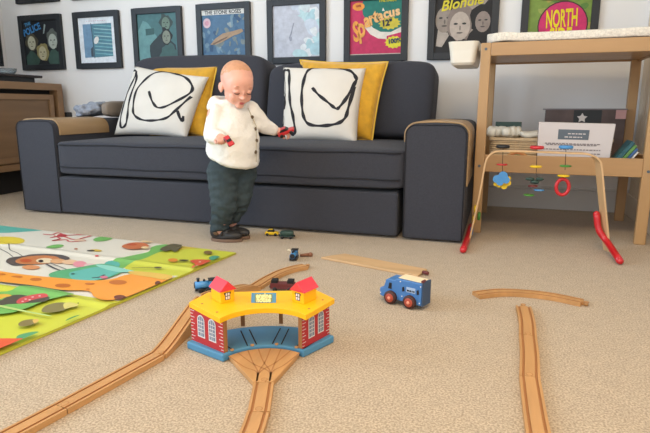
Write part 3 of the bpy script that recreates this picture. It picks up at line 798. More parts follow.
disc(536, 166.5, .022, .008, M_yelw); disc(565.5, 166, .021, .007, M_green); disc(563.5, 175.8, .022, .007, M_yelw)
disc(529, 195, .020, .006, M_green); disc(539, 190, .020, .006, M_blueL); disc(533, 186, .018, .008, M_burg)
mb = MB()
for a_, b_, r_ in ((497, 179, .016), (503, 176, .018), (506, 180, .014), (500, 182, .014)):
    q = at(a_, b_, Y=GY0-.006)+V((0, .0012*(a_ % 4), 0)); mb.cyl(q+V((0, -.005, 0)), q+V((0, .005, 0)), r_, r_, M_blueL, 20)
mb.build('cloud_charm', gy)
mb = MB()
for a_, b_, r_ in ((499, 184.5, .012), (504, 186, .013), (508, 183, .012), (509, 178.5, .008), (495.5, 184, .008)):
    q = at(a_, b_, Y=GY0+.010)+V((0, .0012*(a_ % 5), 0)); mb.cyl(q+V((0, -.005, 0)), q+V((0, .005, 0)), r_, r_, M_yelw, 20)
mb.build('duck_charm', gy)
mb = MB()
for a_, b_, rx_, rz_ in ((530, 179, .018, .007), (535, 182, .018, .008), (540, 179, .016, .007)):
    mb.ball(at(a_, b_, Y=GY0), (rx_, .010, rz_), M_greend, sub=2)
mb.build('butterfly_charm', gy)
mb = MB(); q = at(562.5, 187, Y=GY0)
mb.tube([q+V((.023*cos(k*pi/12), 0, .031*sin(k*pi/12))) for k in range(24)], .0068, M_red, 10, True); mb.build('ring_charm', gy)

# ------------------------------------------------------------------ play mat
MT = .007
c0 = at(236, 252.5, z=MT); c1 = at(0, 353, z=MT); c2 = at(0, 225.5, z=MT)
ex = (c2-c0).normalized(); ey = (c1-c0).normalized()
Lx, Ly = 1.95, 1.65
pm = thing('play_mat', 'folding foam play mat printed with cartoon animals on the carpet at the left', 'play mat', (c0.x-.9, c0.y-.7, 0))
def fold(x):   # folding creases parallel to the far edge: gentle ridges
    return sum(.0045*math.exp(-((x-d)/.018)**2) for d in (.245, .62, 1.03))
mb = MB(); nx_, ny_ = 10, 120
co = []
for j in range(ny_+1):
    for i in range(nx_+1):
        p_ = c0+ex*(Lx*i/nx_)+ey*(Ly*j/ny_); co.append((p_.x, p_.y, MT+fold(Ly*j/ny_)))
m_n = len(co); co += [(x, y, .001) for x, y, z in co]
w_ = nx_+1
fs = [(j*w_+i, j*w_+i+1, (j+1)*w_+i+1, (j+1)*w_+i) for j in range(ny_) for i in range(nx_)]
fs += [tuple(m_n+k for k in f_[::-1]) for f_ in fs]
for j in range(ny_):
    fs += [(j*w_, (j+1)*w_, m_n+(j+1)*w_, m_n+j*w_), (j*w_+nx_, m_n+j*w_+nx_, m_n+(j+1)*w_+nx_, (j+1)*w_+nx_)]
for i in range(nx_):
    fs += [(i, m_n+i, m_n+i+1, i+1), (ny_*w_+i, ny_*w_+i+1, m_n+ny_*w_+i+1, m_n+ny_*w_+i)]
M_foam = mat('foam_lime_edge', (192, 190, 60), .35)
mb.faces(co, fs, M_foam); mb.build('foam_pad', pm)
layers = []
def mcol(rgb): return mat('mat_print_%02x%02x%02x' % tuple(rgb), rgb, .32, coat=.15)
def smooth2(poly, n=5):
    P = [V((x, y, 0)) for x, y in poly]; P = [P[-1]]+P+P[:2]; out = []
    for i in range(1, len(P)-2):
        a, b_, c, d = P[i-1:i+3]
        for k in range(n):
            t = k/n; q = .5*((2*b_)+(c-a)*t+(2*a-5*b_+4*c-d)*t*t+(3*b_-a-3*c+d)*t**3); out.append((q.x, q.y))
    return out
BASE_EY = ey; 
def depth_of(p_):
    # distance from the far edge measured across the mat
    r_ = p_-c0; A = Matrix(((ex.x, ey.x), (ex.y, ey.y))).inverted() @ V((r_.x, r_.y)); return A[0], A[1]
mbp = MB()
lay = [0]
def patch(rgb, poly, smooth=True, world=False):
    lay[0] += 1
    pts = smooth2(poly) if smooth else poly
    q = [at(x, y, z=MT) if not world else V((x, y, MT)) for x, y in pts]
    # cut into a fine mesh so that it follows the creases
    bm = bmesh.new(); vs = [bm.verts.new((p_.x, p_.y, 0)) for p_ in q]
    try: f_ = bm.faces.new(vs)
    except ValueError: bm.free(); return
    # clip to the mat outline
    cen = c0+ex*Lx/2+ey*Ly/2
    for po, nrm in ((c0, None), (c0+ex*Lx+ey*Ly, None)):
        for dr_ in (ex, ey):
            nn = V((-dr_.y, dr_.x, 0)); 
            if nn.dot(po-cen) < 0: nn = -nn
            g = bm.verts[:]+bm.edges[:]+bm.faces[:]
            bmesh.ops.bisect_plane(bm, geom=g, plane_co=V((po.x, po.y, 0))-nn*.001, plane_no=nn, clear_outer=True)
    for d_ in (.245, .62, 1.03):
        for off in (-.03, -.018, -.009, 0, .009, .018, .03):
            o_ = c0+ey*(d_+off); nn = V((-ex.y, ex.x, 0)); g = bm.verts[:]+bm.edges[:]+bm.faces[:]
            bmesh.ops.bisect_plane(bm, geom=g, plane_co=V((o_.x, o_.y, 0)), plane_no=nn)
    bmesh.ops.triangulate(bm, faces=bm.faces)
    bm.verts.ensure_lookup_table()
    co = []
    for v_ in bm.verts:
        _, dd = depth_of(v_.co); co.append((v_.co.x, v_.co.y, MT+fold(dd)+.0002+.00012*lay[0]))
    fsn = []
    for f_ in bm.faces:
        ids = [v_.index for v_ in f_.verts]
        if f_.normal.z < 0: ids = ids[::-1]
        fsn.append(tuple(ids))
    mbp.faces(co, fsn, mcol(rgb)); bm.free()
def stroke(rgb, pts, wpx):
    pts = [(p_.x, p_.y) for p_ in spline([(x, y, 0) for x, y in pts], 4)]
    L, R = [], []
    for i, (x, y) in enumerate(pts):
        a_ = pts[max(0, i-1)]; b_ = pts[min(len(pts)-1, i+1)]; dx, dy = b_[0]-a_[0], (b_[1]-a_[1])*3; l_ = sqrt(dx*dx+dy*dy) or 1
        L.append((x-dy/l_*wpx, y+dx/l_*wpx/3)); R.append((x+dy/l_*wpx, y-dx/l_*wpx/3))
    patch(rgb, L+R[::-1], False)
def ell(rgb, cx, cy, rx, ry, rot=0, wob=0, seed=0):
    patch(rgb, blob((cx, cy), rx, ry, 16, rot, wob, seed), False)
LIME, CREAM, TEAL, GREEN, ORANGE = (206, 208, 70), (230, 222, 204), (96, 182, 166), (122, 184, 96), (244, 160, 62)
# whole mat ground: cream sky on the far side, lime on the near side
q = [c0, c0+ex*Lx, c0+ex*Lx+ey*Ly, c0+ey*Ly]
patch(CREAM, [(p_.x, p_.y) for p_ in q], False, True)
far = [(-70, 275), (0, 285), (50, 291), (95, 298), (118, 300), (170, 278), (240, 253), (240, 262), (100, 330), (0, 356), (-200, 430), (-300, 330)]
patch(LIME, far, False)
patch(LIME, [(242, 253), (206, 248), (178, 246), (163, 250), (150, 256), (138, 260), (122, 266), (112, 271), (130, 276), (170, 280)], False)
patch(TEAL, [(-40, 224), (0, 224), (20, 225.5), (36, 228), (50, 229.5), (34, 231.2), (14, 232.5), (0, 233), (-40, 232)])
patch(GREEN, [(112, 267), (113, 261), (128, 256.5), (148, 252), (152, 247), (166, 244.5), (184, 246.5), (176, 248.5), (160, 252), (146, 258), (130, 264), (122, 269)])
ell(TEAL, 112, 265, 8, 4)
patch((214, 190, 70), [(178, 246), (200, 247.5), (190, 249), (170, 250)])
# sun-yellow balloon and its string
ell((232, 206, 70), 6, 241, 19, 4.2); stroke((60, 56, 60), [(9, 245), (10, 250), (17, 253), (25, 258)], .5); stroke((60, 56, 60), [(-5, 247), (6, 252), (13, 257)], .5)
# red outlined monkey
for s_ in ([(43, 234.5), (52, 235), (58, 233), (66, 235.5), (78, 235), (94, 235.5)], [(54, 236), (60, 239), (52, 241), (66, 240), (70, 242), (86, 241)], [(60, 232.5), (64, 236), (72, 237.5), (78, 239.5), (90, 236)], [(50, 238), (62, 236.5), (74, 240), (84, 238), (95, 235)]):
    stroke((206, 84, 84), s_, 1.0)
ell((196, 66, 70), 62, 235.8, 5, 1.5); ell((226, 190, 160), 80, 240.6, 6, 1.1)
ell(GREEN, 103, 239.2, 10, 2.4, -.12); ell(GREEN, 55, 247, 9, 1.8, -.12)
ell((214, 180, 60), 96, 251, 6, 1.1, .05); ell((70, 66, 60), 91, 251.2, 4, .7); ell((190, 110, 60), 76, 249.5, 2, .6); ell((210, 80, 80), 97, 257.5, 2, .6)
# lion
patch((92, 84, 80), [(6, 262), (10, 258.5), (24, 256.5), (32, 255), (46, 254.6), (60, 255.4), (68, 257.5), (69, 260), (60, 262.5), (48, 263), (30, 265.5), (14, 266.2), (8, 264)])
patch((202, 126, 76), [(16, 261), (26, 257.5), (46, 256.2), (58, 258), (58, 261), (46, 264.5), (28, 265), (18, 264)])
ell((190, 88, 50), 26, 261.5, 6, 1.7); ell((236, 214, 176), 45, 261.5, 9, 2.6); ell((48, 36, 34), 41, 262, 2.6, 1.4); ell((226, 170, 120), 58, 262, 8, 2.4)
ell((222, 150, 100), 31, 268.2, 9, 2.2); ell((232, 190, 150), 70, 263, 8, 2.4); ell((232, 150, 160), 80, 265, 7, 3.0); ell((230, 196, 190), 90, 266.5, 6, 2)
stroke((84, 78, 80), [(46, 265), (54, 269), (64, 273)], 1.2); stroke((84, 78, 80), [(50, 264), (58, 267), (68, 271)], .6)
# crocodile
patch((98, 174, 120), [(49, 276), (54, 273), (66, 270.5), (80, 268.5), (92, 266), (104, 265), (118, 268), (122, 273), (108, 279), (92, 282), (70, 283), (54, 280)])
patch((104, 186, 172), [(70, 274), (84, 270.5), (98, 268), (112, 268.5), (120, 272), (112, 277), (98, 281), (82, 284), (72, 280)])
patch((150, 214, 196), [(96, 266), (108, 266.5), (124, 270), (134, 272.5), (120, 273.5), (104, 270)])
stroke((60, 50, 60), [(92, 279.3), (99, 278.6), (105, 276)], 1.1); ell((214, 120, 140), 104, 278.6, 4, 1.4); ell((60, 90, 80), 73, 275.3, 2, .8)
# giraffe
patch((98, 94, 78), [(-20, 280), (0, 284), (30, 287.5), (56, 291.5), (72, 292), (84, 291), (60, 289), (20, 284)])
patch(ORANGE, [(-40, 266), (0, 272.5), (28, 276.5), (60, 279.5), (90, 282), (112, 280.5), (128, 276), (150, 275.2), (172, 278), (164, 283), (150, 289), (134, 296), (120, 300), (104, 302.5), (94, 298), (88, 292.5), (62, 291.5), (30, 286.5), (0, 283.5), (-40, 280)])
for cx, cy, rx, ry in ((17, 278.5, 6, 1.3), (36, 281, 6, 1.6), (63, 287.2, 8, 2), (90, 285.5, 5, 1.1), (118, 284, 9, 2.3), (88, 291, 2, .6), (2, 276, 4, 1)):
    ell((198, 112, 44), cx, cy, rx, ry)
patch((232, 190, 90), [(130, 273), (150, 274), (172, 277.5), (166, 281.5), (150, 279), (132, 276)])
ell((120, 62, 40), 120, 299.2, 6, 2.3); ell((110, 60, 40), 158, 285, 3, 2.2)
# squirrel, leaf, hedgehogs, mushrooms
patch((206, 118, 74), [(122, 247.5), (130, 244.5), (140, 243.8), (147, 245.5), (148, 248.5), (136, 250.5), (126, 250)])
ell((190, 84, 50), 132, 246, 5, 1.1); ell((226, 190, 140), 147, 243, 6, 1.1); ell((230, 200, 150), 145, 249.2, 4, 1.3)
patch((100, 92, 66), [(160, 251), (166, 247.5), (174, 245.2), (182, 246), (180, 250), (175, 253.5), (171, 251.5), (166, 253)])
ell((128, 104, 60), 208, 254.2, 4.4, 1.7); ell((108, 92, 40), 223, 250.4, 6, .7); ell((222, 140, 50), 173, 262, 5, 1.8); ell((70, 60, 40), 184, 262.2, 5, .8)
stroke((96, 84, 50), [(132, 270), (144, 269.5), (160, 269.5)], .6); ell((90, 80, 50), 158, 269.6, 4, .8)
patch((214, 88, 58), [(190, 263), (196, 261.5), (208, 262), (213, 264), (206, 268), (196, 272), (192, 270.5), (195, 266.5)])
for cx, cy in ((200, 264), (206, 265.5), (197, 268)): ell((238, 200, 180), cx, cy, 1.2, .5)
ell((80, 150, 120), 215, 260.2, 6, 2.4)
patch(GREEN, [(-60, 288), (0, 294.5), (24, 289), (46, 291), (66, 295), (74, 298), (50, 302), (24, 312), (0, 317), (-60, 318)])
patch((88, 84, 72), [(-10, 304), (0, 303.5), (10, 298.5), (22, 297.5), (34, 300), (46, 299), (50, 301), (44, 304.5), (28, 306), (10, 307), (0, 308)])
patch((230, 180, 70), [(-20, 298), (0, 297), (8, 297), (12, 298.5), (4, 300.5), (0, 302), (-20, 303)])
patch((210, 84, 84), [(17, 304), (22, 300.5), (34, 297.5), (45, 297), (48, 299.5), (36, 302), (24, 306), (18, 306.5)])
for cx, cy in ((26, 302), (33, 300), (40, 299), (23, 304.5), (30, 303)): ell((240, 210, 210), cx, cy, 1.3, .5)
patch((136, 126, 78), [(42, 313.5), (46, 309), (56, 306), (66, 306), (69, 309.5), (64, 313.5), (52, 315.8), (44, 315.6)])
patch((218, 206, 120), [(64, 307), (70, 305.6), (77, 307), (78, 309), (70, 311), (65, 312)]); ell((60, 50, 40), 78.5, 306.4, .9, .5)
patch((136, 122, 76), [(19, 327), (24, 324), (33, 322.8), (37, 324.5), (34, 327.5), (26, 329.8), (20, 329.6)])
patch((222, 180, 100), [(33, 323.6), (38, 322.8), (39, 324.5), (35, 327)])
patch((70, 140, 84), [(66, 325), (70, 321.5), (80, 318.5), (82, 322), (74, 327)])
patch((92, 160, 110), [(17, 341), (24, 337.5), (38, 335.5), (40, 340), (30, 345), (20, 347)])
patch((222, 96, 62), [(-60, 346), (-20, 343.5), (0, 342.5), (14, 342.5), (24, 343), (22, 350), (0, 358), (-60, 380)])
patch((190, 214, 130), [(0, 308.5), (30, 315), (50, 319), (50, 320), (30, 316.5), (0, 310.5)])
mbp.build('printed_film', pm, recalc=False, weld=False)

# ------------------------------------------------------------------ wooden track
TH, TW = .012, .0405
def track(label, pts, n=10, peg=True, zf=None, solid=False, name='wooden_track', group='wooden train track pieces'):
    P = spline([(x, y, 0) for x, y in pts], n); 
    t = thing(name, label, 'toy track', (P[len(P)//2].x, P[len(P)//2].y, 0), 0, group)
    h = TW/2; g0, g1 = .0100, .0152
    prof = [(-h, 0), (-h, TH), (-g1, TH), (-g1, TH-.003), (-g0, TH-.003), (-g0, TH), (g0, TH), (g0, TH-.003), (g1, TH-.003), (g1, TH), (h, TH), (h, 0)]
    N_ = len(prof); co = []; m_ = len(P)
    for i, p_ in enumerate(P):
        d = (P[min(i+1, m_-1)]-P[max(i-1, 0)]).normalized(); nn = V((-d.y, d.x, 0)); z = zf(i/(m_-1)) if zf else 0
        for x, zz in prof: co.append(p_+nn*x+V((0, 0, (0.0005 if zz == 0 and (solid or not zf) else zz+z))))
    top = []; gro = []
    for i in range(m_-1):
        for k in range(N_):
            f_ = (i*N_+k, i*N_+(k+1) % N_, (i+1)*N_+(k+1) % N_, (i+1)*N_+k)
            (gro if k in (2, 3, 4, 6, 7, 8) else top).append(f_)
    caps = [tuple(range(N_))[::-1], tuple((m_-1)*N_+k for k in range(N_))]
    mb = MB(); i_ = mb.mi(M_track); j_ = mb.mi(M_groove); vs = [mb.bm.verts.new(c_) for c_ in co]
    for f_ in top+caps:
        fc = mb.bm.faces.new([vs[k] for k in f_]); fc.material_index = i_
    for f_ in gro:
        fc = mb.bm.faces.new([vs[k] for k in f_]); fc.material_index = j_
    bmesh.ops.recalc_face_normals(mb.bm, faces=mb.bm.faces)
    mb.build('track_bed', t, weld=False)
    if peg:
        e = P[-1]; d = (P[-1]-P[-2]).normalized(); z = zf(1) if zf else 0
        mb = MB(); nn = V((-d.y, d.x, 0))
        c_ = e+d*.011
        mb.cyl(c_+V((0, 0, z+.001)), c_+V((0, 0, z+TH+.0004)), .0056, .0056, M_track, 18)
        a_ = e-nn*.0025; b_ = e+nn*.0025
        mb.prism([(a_.x, a_.y), (b_.x, b_.y), ((b_+d*.008).x, (b_+d*.008).y), ((a_+d*.008).x, (a_+d*.008).y)], z+.001, z+TH+.0003, M_track)
        mb.build('peg', t)
        mb = MB(); mb.tube([c_+V((0, 0, z+TH-.0004))+V((cos(k*pi/10), sin(k*pi/10), 0))*.0064 for k in range(20)], .0009, M_groove, 5, True); mb.build('socket_rim', t)
    return t
track('long straight track piece running out of the lower left corner', [(-.672, -1.75), (-.634, -1.560), (-.622, -1.497)], peg=True)
track('straight track piece between the corner piece and the rising ramp', [(-.6215, -1.495), (-.598, -1.36), (-.580, -1.256)])
sm = lambda t: t*t*(3-2*t)
track('wooden ramp track rising behind the left brick wall of the roundhouse', [(-.5795, -1.254), (-.592, -1.16), (-.598, -1.08), (-.598, -1.02)], zf=lambda t: .050*sm(t), solid=True, name='ramp_track')
track('wooden ramp track falling away behind the roundhouse', [(-.598, -1.005), (-.588, -.92), (-.578, -.80), (-.570, -.76)], zf=lambda t: .050*(1-sm(t)), solid=True, name='ramp_track')
track('curved track piece bending right behind the roundhouse roof', [(-.5695, -.757), (-.565, -.69), (-.552, -.61), (-.528, -.55), (-.498, -.510)])
track('short straight track piece joined to the tip of the fan', [(-.266, -1.400), (-.3005, -1.3005)], peg=True)
track('track piece running down out of the picture below the fan', [(-.236, -1.56), (-.252, -1.46), (-.2665, -1.402)], peg=True)
track('far straight piece of the loose track on the open carpet at the right', [(.214, -.895), (.216, -.80), (.2115, -.693)])
track('middle straight piece of the loose track on the open carpet at the right', [(.208, -1.112), (.213, -1.0), (.214, -.897)])
track('nearest piece of the loose track running off the bottom at the right', [(.222, -1.50), (.212, -1.30), (.2080, -1.1135)])
track('single curved track piece lying across the carpet right of the truck', [(.082, -.628), (.150, -.583), (.225, -.568), (.300, -.575), (.372, -.602)])
# plank
pk = [at(x, y, z=.006) for x, y in ((321, 257.5), (345, 254), (427, 269.5), (418, 276))]
mb = MB(); mb.prism([(q.x, q.y) for q in pk], .0005, .0085, wood('pale_plank', (206, 168, 122), .55, 'x', .1, 20))
tag(mb.build('wooden_plank', bevel=.0015), 'long thin pale wooden plank lying behind the blue truck', 'plank')
p_ = at(423, 272, z=.01)
mb = MB(); mb.cyl(p_+V((.0, .0, 0)), p_+V((.018, -.01, 0)), .006, .006, M_burg, 12); tag(mb.build('wooden_peg'), 'little dark red peg at the right end of the pale plank', 'peg')
# little sticks near the small engine
for (a_, b_), lab in ((((288, 250), (299, 252.5)), 'thin pale wooden stick behind the small blue engine'),):
    q0, q1 = at(*a_, z=.005), at(*b_, z=.005); mb = MB(); mb.cyl(q0, q1, .004, .004, M_creamw, 10); tag(mb.build('wooden_stick'), lab, 'stick')
q0, q1 = at(300, 255.3, z=.006), at(310.5, 254.5, z=.008)
mb = MB(); mb.cyl(q0, q1, .005, .007, M_brown, 12); mb.ball(q1, .009, M_brown, sub=2); tag(mb.build('wooden_peg'), 'brown wooden peg right of the small blue engine', 'peg')

# ------------------------------------------------------------------ roundhouse
HC_ = V((-.316, -1.265, 0)); AX = radians(113.5)
rh = thing('toy_roundhouse', 'wooden toy roundhouse with yellow roof, brick walls and blue base', 'toy building', (HC_.x-.08, HC_.y+.17, 0), AX-pi/2)
def pol(r, a, z=0):   # a in degrees from the axis, positive to the left
    t = AX+radians(a); return V((HC_.x+r*cos(t), HC_.y+r*sin(t), z))
def sector(mb, r0, r1, a0, a1, z0, z1, m, n=18, back=None):
    inner = [pol(r0, a0+(a1-a0)*k/n) for k in range(n+1)]; outer = [pol(r1(a0+(a1-a0)*k/n) if callable(r1) else r1, a0+(a1-a0)*k/n) for k in range(n+1)]
    # strip of quads, top and bottom, keeps the arc clean
    for (z, fl) in ((z0, 1), (z1, 0)):
        co = [V((p_.x, p_.y, z)) for p_ in inner+outer]
        mb.faces(co, [(k, k+1, n+1+k+1, n+1+k) for k in range(n)], m)
    for arc in (inner, outer):
        co = [V((p_.x, p_.y, z0)) for p_ in arc]+[V((p_.x, p_.y, z1)) for p_ in arc]
        mb.faces(co, [(k, k+1, n+1+k+1, n+1+k) for k in range(n)], m)
    for k in (0, n):
        mb.faces([V((inner[k].x, inner[k].y, z0)), V((outer[k].x, outer[k].y, z0)), V((outer[k].x, outer[k].y, z1)), V((inner[k].x, inner[k].y, z1))], [(0, 1, 2, 3)], m)
BZ = .018
mb = MB(); sector(mb, .1195, lambda a: .233+.006*a/48, -46.5, 49, .0005, BZ, M_blueB, 24); mb.build('base', rh, .003)
mb = MB()
for ac in (-39, -13, 13, 39):
    d0 = pol(1, ac)-HC_; nn = V((-d0.y, d0.x, 0))
    for s_ in (-1, 1):
        r0, r1 = (.125, .215) if abs(ac) < 20 else (.125, .20)
        p0 = HC_+d0*r0+nn*(.0105*s_); p1 = HC_+d0*r1+nn*(.0105*s_); wv = nn*.0016
        mb.faces([p0-wv+V((0, 0, BZ+.0004)), p1-wv+V((0, 0, BZ+.0004)), p1+wv+V((0, 0, BZ+.0004)), p0+wv+V((0, 0, BZ+.0004))], [(0, 1, 2, 3)], M_dark)
mb.build('wheel_grooves', rh)
WZ = .100
def wallpanel(sgn):
    a = 45.5 if sgn > 0 else -43; d0 = (pol(1, a)-HC_); side = V((-d0.y, d0.x, 0))*sgn   # outward
    r0, r1 = .124, (.238 if sgn > 0 else .226); th_ = .011
    def f(u, v, w): return HC_+d0*(r0+(r1-r0)*u)+side*w+V((0, 0, BZ+(WZ-BZ)*v))
    mb = MB()
    co = [f(u, v, w) for w in (0, -th_) for u, v in ((0, 0), (1, 0), (1, 1), (0, 1))]
    mb.faces(co, [(0, 1, 2, 3)], M_brick); mb.faces(co, [(7, 6, 5, 4), (0, 4, 5, 1), (1, 5, 6, 2), (2, 6, 7, 3), (3, 7, 4, 0)], M_post)
    o = mb.build('wall', rh)
    for side_u in (0, 1):
        mb = MB()
        for k in range(10):
            v = .06+.094*k; L_ = .13 if k % 2 else .08
            u0, u1 = (.01, L_) if side_u == 0 else (1-L_, .99)
            mb.faces([f(u, vv, .0004) for u, vv in ((u0, v), (u1, v), (u1, v+.018), (u0, v+.018))], [(0, 1, 2, 3)], M_whitep)
        mb.build('mortar_lines', o)
    for uc in (.33, .67):
        w = .112; v0, v1 = .20, .70
        def arch(w, v0, v1, off, m, mbx):
            pts = [(uc-w, v0), (uc+w, v0)]+[(uc+w*cos(k*pi/10), v1+.16*(w/.112)*sin(k*pi/10)) for k in range(11)]
            mbx.faces([f(u, v, off) for u, v in pts], [tuple(range(len(pts)))], m)
        mb = MB(); arch(w, v0, v1, .0006, M_whitep, mb); arch(w*.78, v0+.04, v1, .0010, M_pane, mb)
        for k in range(1, 5):
            v = v0+.04+(v1-v0)*k/4.6
            mb.faces([f(u, vv, .0014) for u, vv in ((uc-w*.78, v), (uc+w*.78, v), (uc+w*.78, v+.022), (uc-w*.78, v+.022))], [(0, 1, 2, 3)], M_whitep)
        for du in (-.026, .026):
            mb.faces([f(u, vv, .0014) for u, vv in ((uc+du-.006, v0+.03), (uc+du+.006, v0+.03), (uc+du+.006, v1+.11), (uc+du-.006, v1+.11))], [(0, 1, 2, 3)], M_whitep)
        mb.build('window', o)
wallpanel(1); wallpanel(-1)
for px_, py_ in ((243, 325.5), (281, 323)):
    q = at(px_, py_, z=BZ); mb = MB(XF(q, AX)); mb.box((-.005, -.005, 0), (.005, .005, WZ-BZ), M_post); mb.build('post', rh)
RZ0, RZ1 = WZ, .112
def al(lat, ax, z=0):
    t = AX; return V((HC_.x+ax*cos(t)-lat*sin(t), HC_.y+ax*sin(t)+lat*cos(t), z))
OUT = [(.171, .163), (.134, .226), (-.127, .218), (-.165, .152)]
def along(t):
    seg_ = [math.dist(OUT[i_], OUT[i_+1]) for i_ in range(3)]; L_ = sum(seg_)*t
    for i_ in range(3):
        if L_ <= seg_[i_]+1e-9: k_ = L_/seg_[i_]; return tuple(OUT[i_][j_]*(1-k_)+OUT[i_+1][j_]*k_ for j_ in (0, 1))
        L_ -= seg_[i_]
    return OUT[3]
nR = 40; inn = [pol(.108, 58-116*k/nR) for k in range(nR+1)]; seg_ = [math.dist(OUT[i_], OUT[i_+1]) for i_ in range(3)]; tot = sum(seg_)
ts = sorted([k/(nR-2+0) for k in range(nR-1)]+[seg_[0]/tot, (seg_[0]+seg_[1])/tot])
oo = [al(*along(min(1, t_))) for t_ in ts]
mb = MB(); lowi = [V((q.x, q.y, RZ0)) for q in inn+oo]; upi = [V((q.x, q.y, RZ1)) for q in inn+oo]; m_ = nR+1
ring = list(range(m_))+[m_+k for k in range(m_)][::-1]
co = lowi+upi; N2 = 2*m_
mb.faces(co, [(k, k+1, m_+k+1, m_+k) for k in range(nR)]+[(N2+k, N2+k+1, N2+m_+k+1, N2+m_+k) for k in range(nR)]
         + [(ring[k], ring[(k+1) % N2], N2+ring[(k+1) % N2], N2+ring[k]) for k in range(N2)], M_yelp)
mb.build('roof', rh, .003, 3)
mb = MB()
for rr, aa in ((.138, 47), (.205, 43), (.138, -47), (.200, -43)):
    q = pol(rr, aa, RZ1); mb.cyl(q, q+V((0, 0, .0006)), .0028, .0028, M_groove, 12)
mb.build('dowel', rh)
def cupola(c, rd, sgn):
    """little yellow turret: square body, gabled red roof with ridge along rd, window in the front gable"""
    rd = V((rd[0], rd[1], 0)).normalized(); sd = V((-rd.y, rd.x, 0)); c = V(c)
    def f(a_, b_, z): return c+rd*a_+sd*b_+V((0, 0, z))
    hl, hw_, hz = .0235, .0175, .0285
    t = MB(); t.faces([f(*q) for q in ((-hl, -hw_, 0), (hl, -hw_, 0), (hl, hw_, 0), (-hl, hw_, 0), (-hl, -hw_, hz), (hl, -hw_, hz), (hl, hw_, hz), (-hl, hw_, hz))],
                      [(3, 2, 1, 0), (4, 5, 6, 7), (0, 1, 5, 4), (1, 2, 6, 5), (2, 3, 7, 6), (3, 0, 4, 7)], M_yelp)
    tu = t.build('turret', rh, .001)
    R_ = MB(); e = .0045; ez = hz+.0225
    R_.faces([f(*q) for q in ((-hl-e, -hw_-e, hz), (hl+e, -hw_-e, hz), (hl+e, hw_+e, hz), (-hl-e, hw_+e, hz), (-hl-e, 0, ez), (hl+e, 0, ez))],
             [(3, 2, 1, 0), (0, 1, 5, 4), (2, 3, 4, 5), (1, 2, 5), (3, 0, 4)], M_pinkred)
    R_.build('turret_roof', tu, .0006)
    w = MB()
    s_ = hl+.0004
    def g(b0, z0_, b1, z1_, m, off): w.faces([f(s_*sgn+off*sgn, b_, z_) for b_, z_ in ((b0, z0_), (b1, z0_), (b1, z1_), (b0, z1_))], [(0, 1, 2, 3)], m)
    g(-.0065, .006, .0065, .024, M_dark, 0); g(-.005, .0075, -.0007, .0145, M_whitep, .0003); g(.0007, .0075, .005, .0145, M_whitep, .0003)
    g(-.005, .016, -.0007, .0225, M_whitep, .0003); g(.0007, .016, .005, .0225, M_whitep, .0003)
    g(-.0085, .019, -.0068, .024, M_dark, .0002); g(.0068, .019, .0085, .024, M_dark, .0002)
    w.build('turret_window', tu)
def slide(x, y, z, z2):
    d = V((x, y, z))-CAM; return CAM+d*((z2-CAM.z)/d.z)
cupola(slide(-.487, -1.117, .101, RZ1), (.83, -.56), 1)
cupola(slide(-.300, -1.062, .101, RZ1), (.32, .95), -1)
# the sign standing on the roof
s0, s1 = at(251, 303, z=RZ1), at(276, 303, z=RZ1); dirs = (s1-s0).normalized(); mid = (s0+s1)/2
an = atan2(dirs.y, dirs.x)
SM = Matrix.Translation(mid) @ Matrix.Rotation(an, 4, 'Z') @ Matrix.Rotation(radians(62), 4, 'X')
L_ = (s1-s0).length
mb = MB(SM); mb.box((-L_/2, 0, -.004), (L_/2, .0235, 0), M_blueB); sg = mb.build('sign_board', rh, .001)
mb = MB(SM); mb.box((-L_/2*.70, .003, .0002), (L_/2*.70, .0205, .0008), mat('sign_olive', (126, 140, 92), .6)); mb.build('sign_panel', sg)
mb = MB()
for body, y_ in (('engine', .0165), ('house', .0075)):
    text_polys(mb, body, .0165, mat('sign_cream_letters', (246, 234, 160), .6), SM @ Matrix.Translation(V((0, y_-.0005, .0012))), bold=.0006, sx=.82)
mb.build('lettering', sg, weld=False)

# the fan piece of track in front
fan = thing('fan_track', 'fan shaped wooden track piece leading into the blue roundhouse base', 'toy track', (-.33, -1.22, 0), 0, 'wooden train track pieces')
arcp = [pol(.1165, a) for a in range(42, -43, -6)]
apx = V((-.303, -1.298, 0)); dv = V((-.0335, .0955, 0)).normalized(); nv = V((-dv.y, dv.x, 0))
tipl, tipr = apx+nv*.0203, apx-nv*.0203
poly = [(p_.x, p_.y) for p_ in arcp]+[(tipr.x, tipr.y), (tipl.x, tipl.y)]
mb = MB(); mb.prism(poly, .0005, TH, M_track); mb.build('track_bed', fan, .001)
mb = MB()
for ac in (-37, -13, 13, 37):
    e = pol(.1145, ac)
    for s_ in (-1, 1):
        d0 = (pol(1, ac)-HC_).normalized(); n0 = V((-d0.y, d0.x, 0))
        pts = spline([apx+nv*.013*s_+dv*.001, apx+dv*.035+nv*.013*s_+(e-apx-dv*.035)*.06, e*.5+(apx+dv*.02)*.5+n0*.011*s_, e+n0*.012*s_], 5)
        Lp, Rp = [], []
        for i, q in enumerate(pts):
            d = (pts[min(i+1, len(pts)-1)]-pts[max(0, i-1)]).normalized(); n_ = V((-d.y, d.x, 0))*.0015
            Lp.append(V((q.x+n_.x, q.y+n_.y, TH+.0004))); Rp.append(V((q.x-n_.x, q.y-n_.y, TH+.0004)))
        m_ = len(Lp); mb.faces(Lp+Rp, [(k, k+1, m_+k+1, m_+k) for k in range(m_-1)], M_groove)
mb.build('wheel_grooves', fan)
for ac in (-36, -13, 13, 36):
    q = pol(.1225, ac); mb = MB(); mb.cyl(V((q.x, q.y, BZ+.0002)), V((q.x, q.y, BZ+.003)), .0042, .0042, M_track, 14); mb.build('peg', fan)

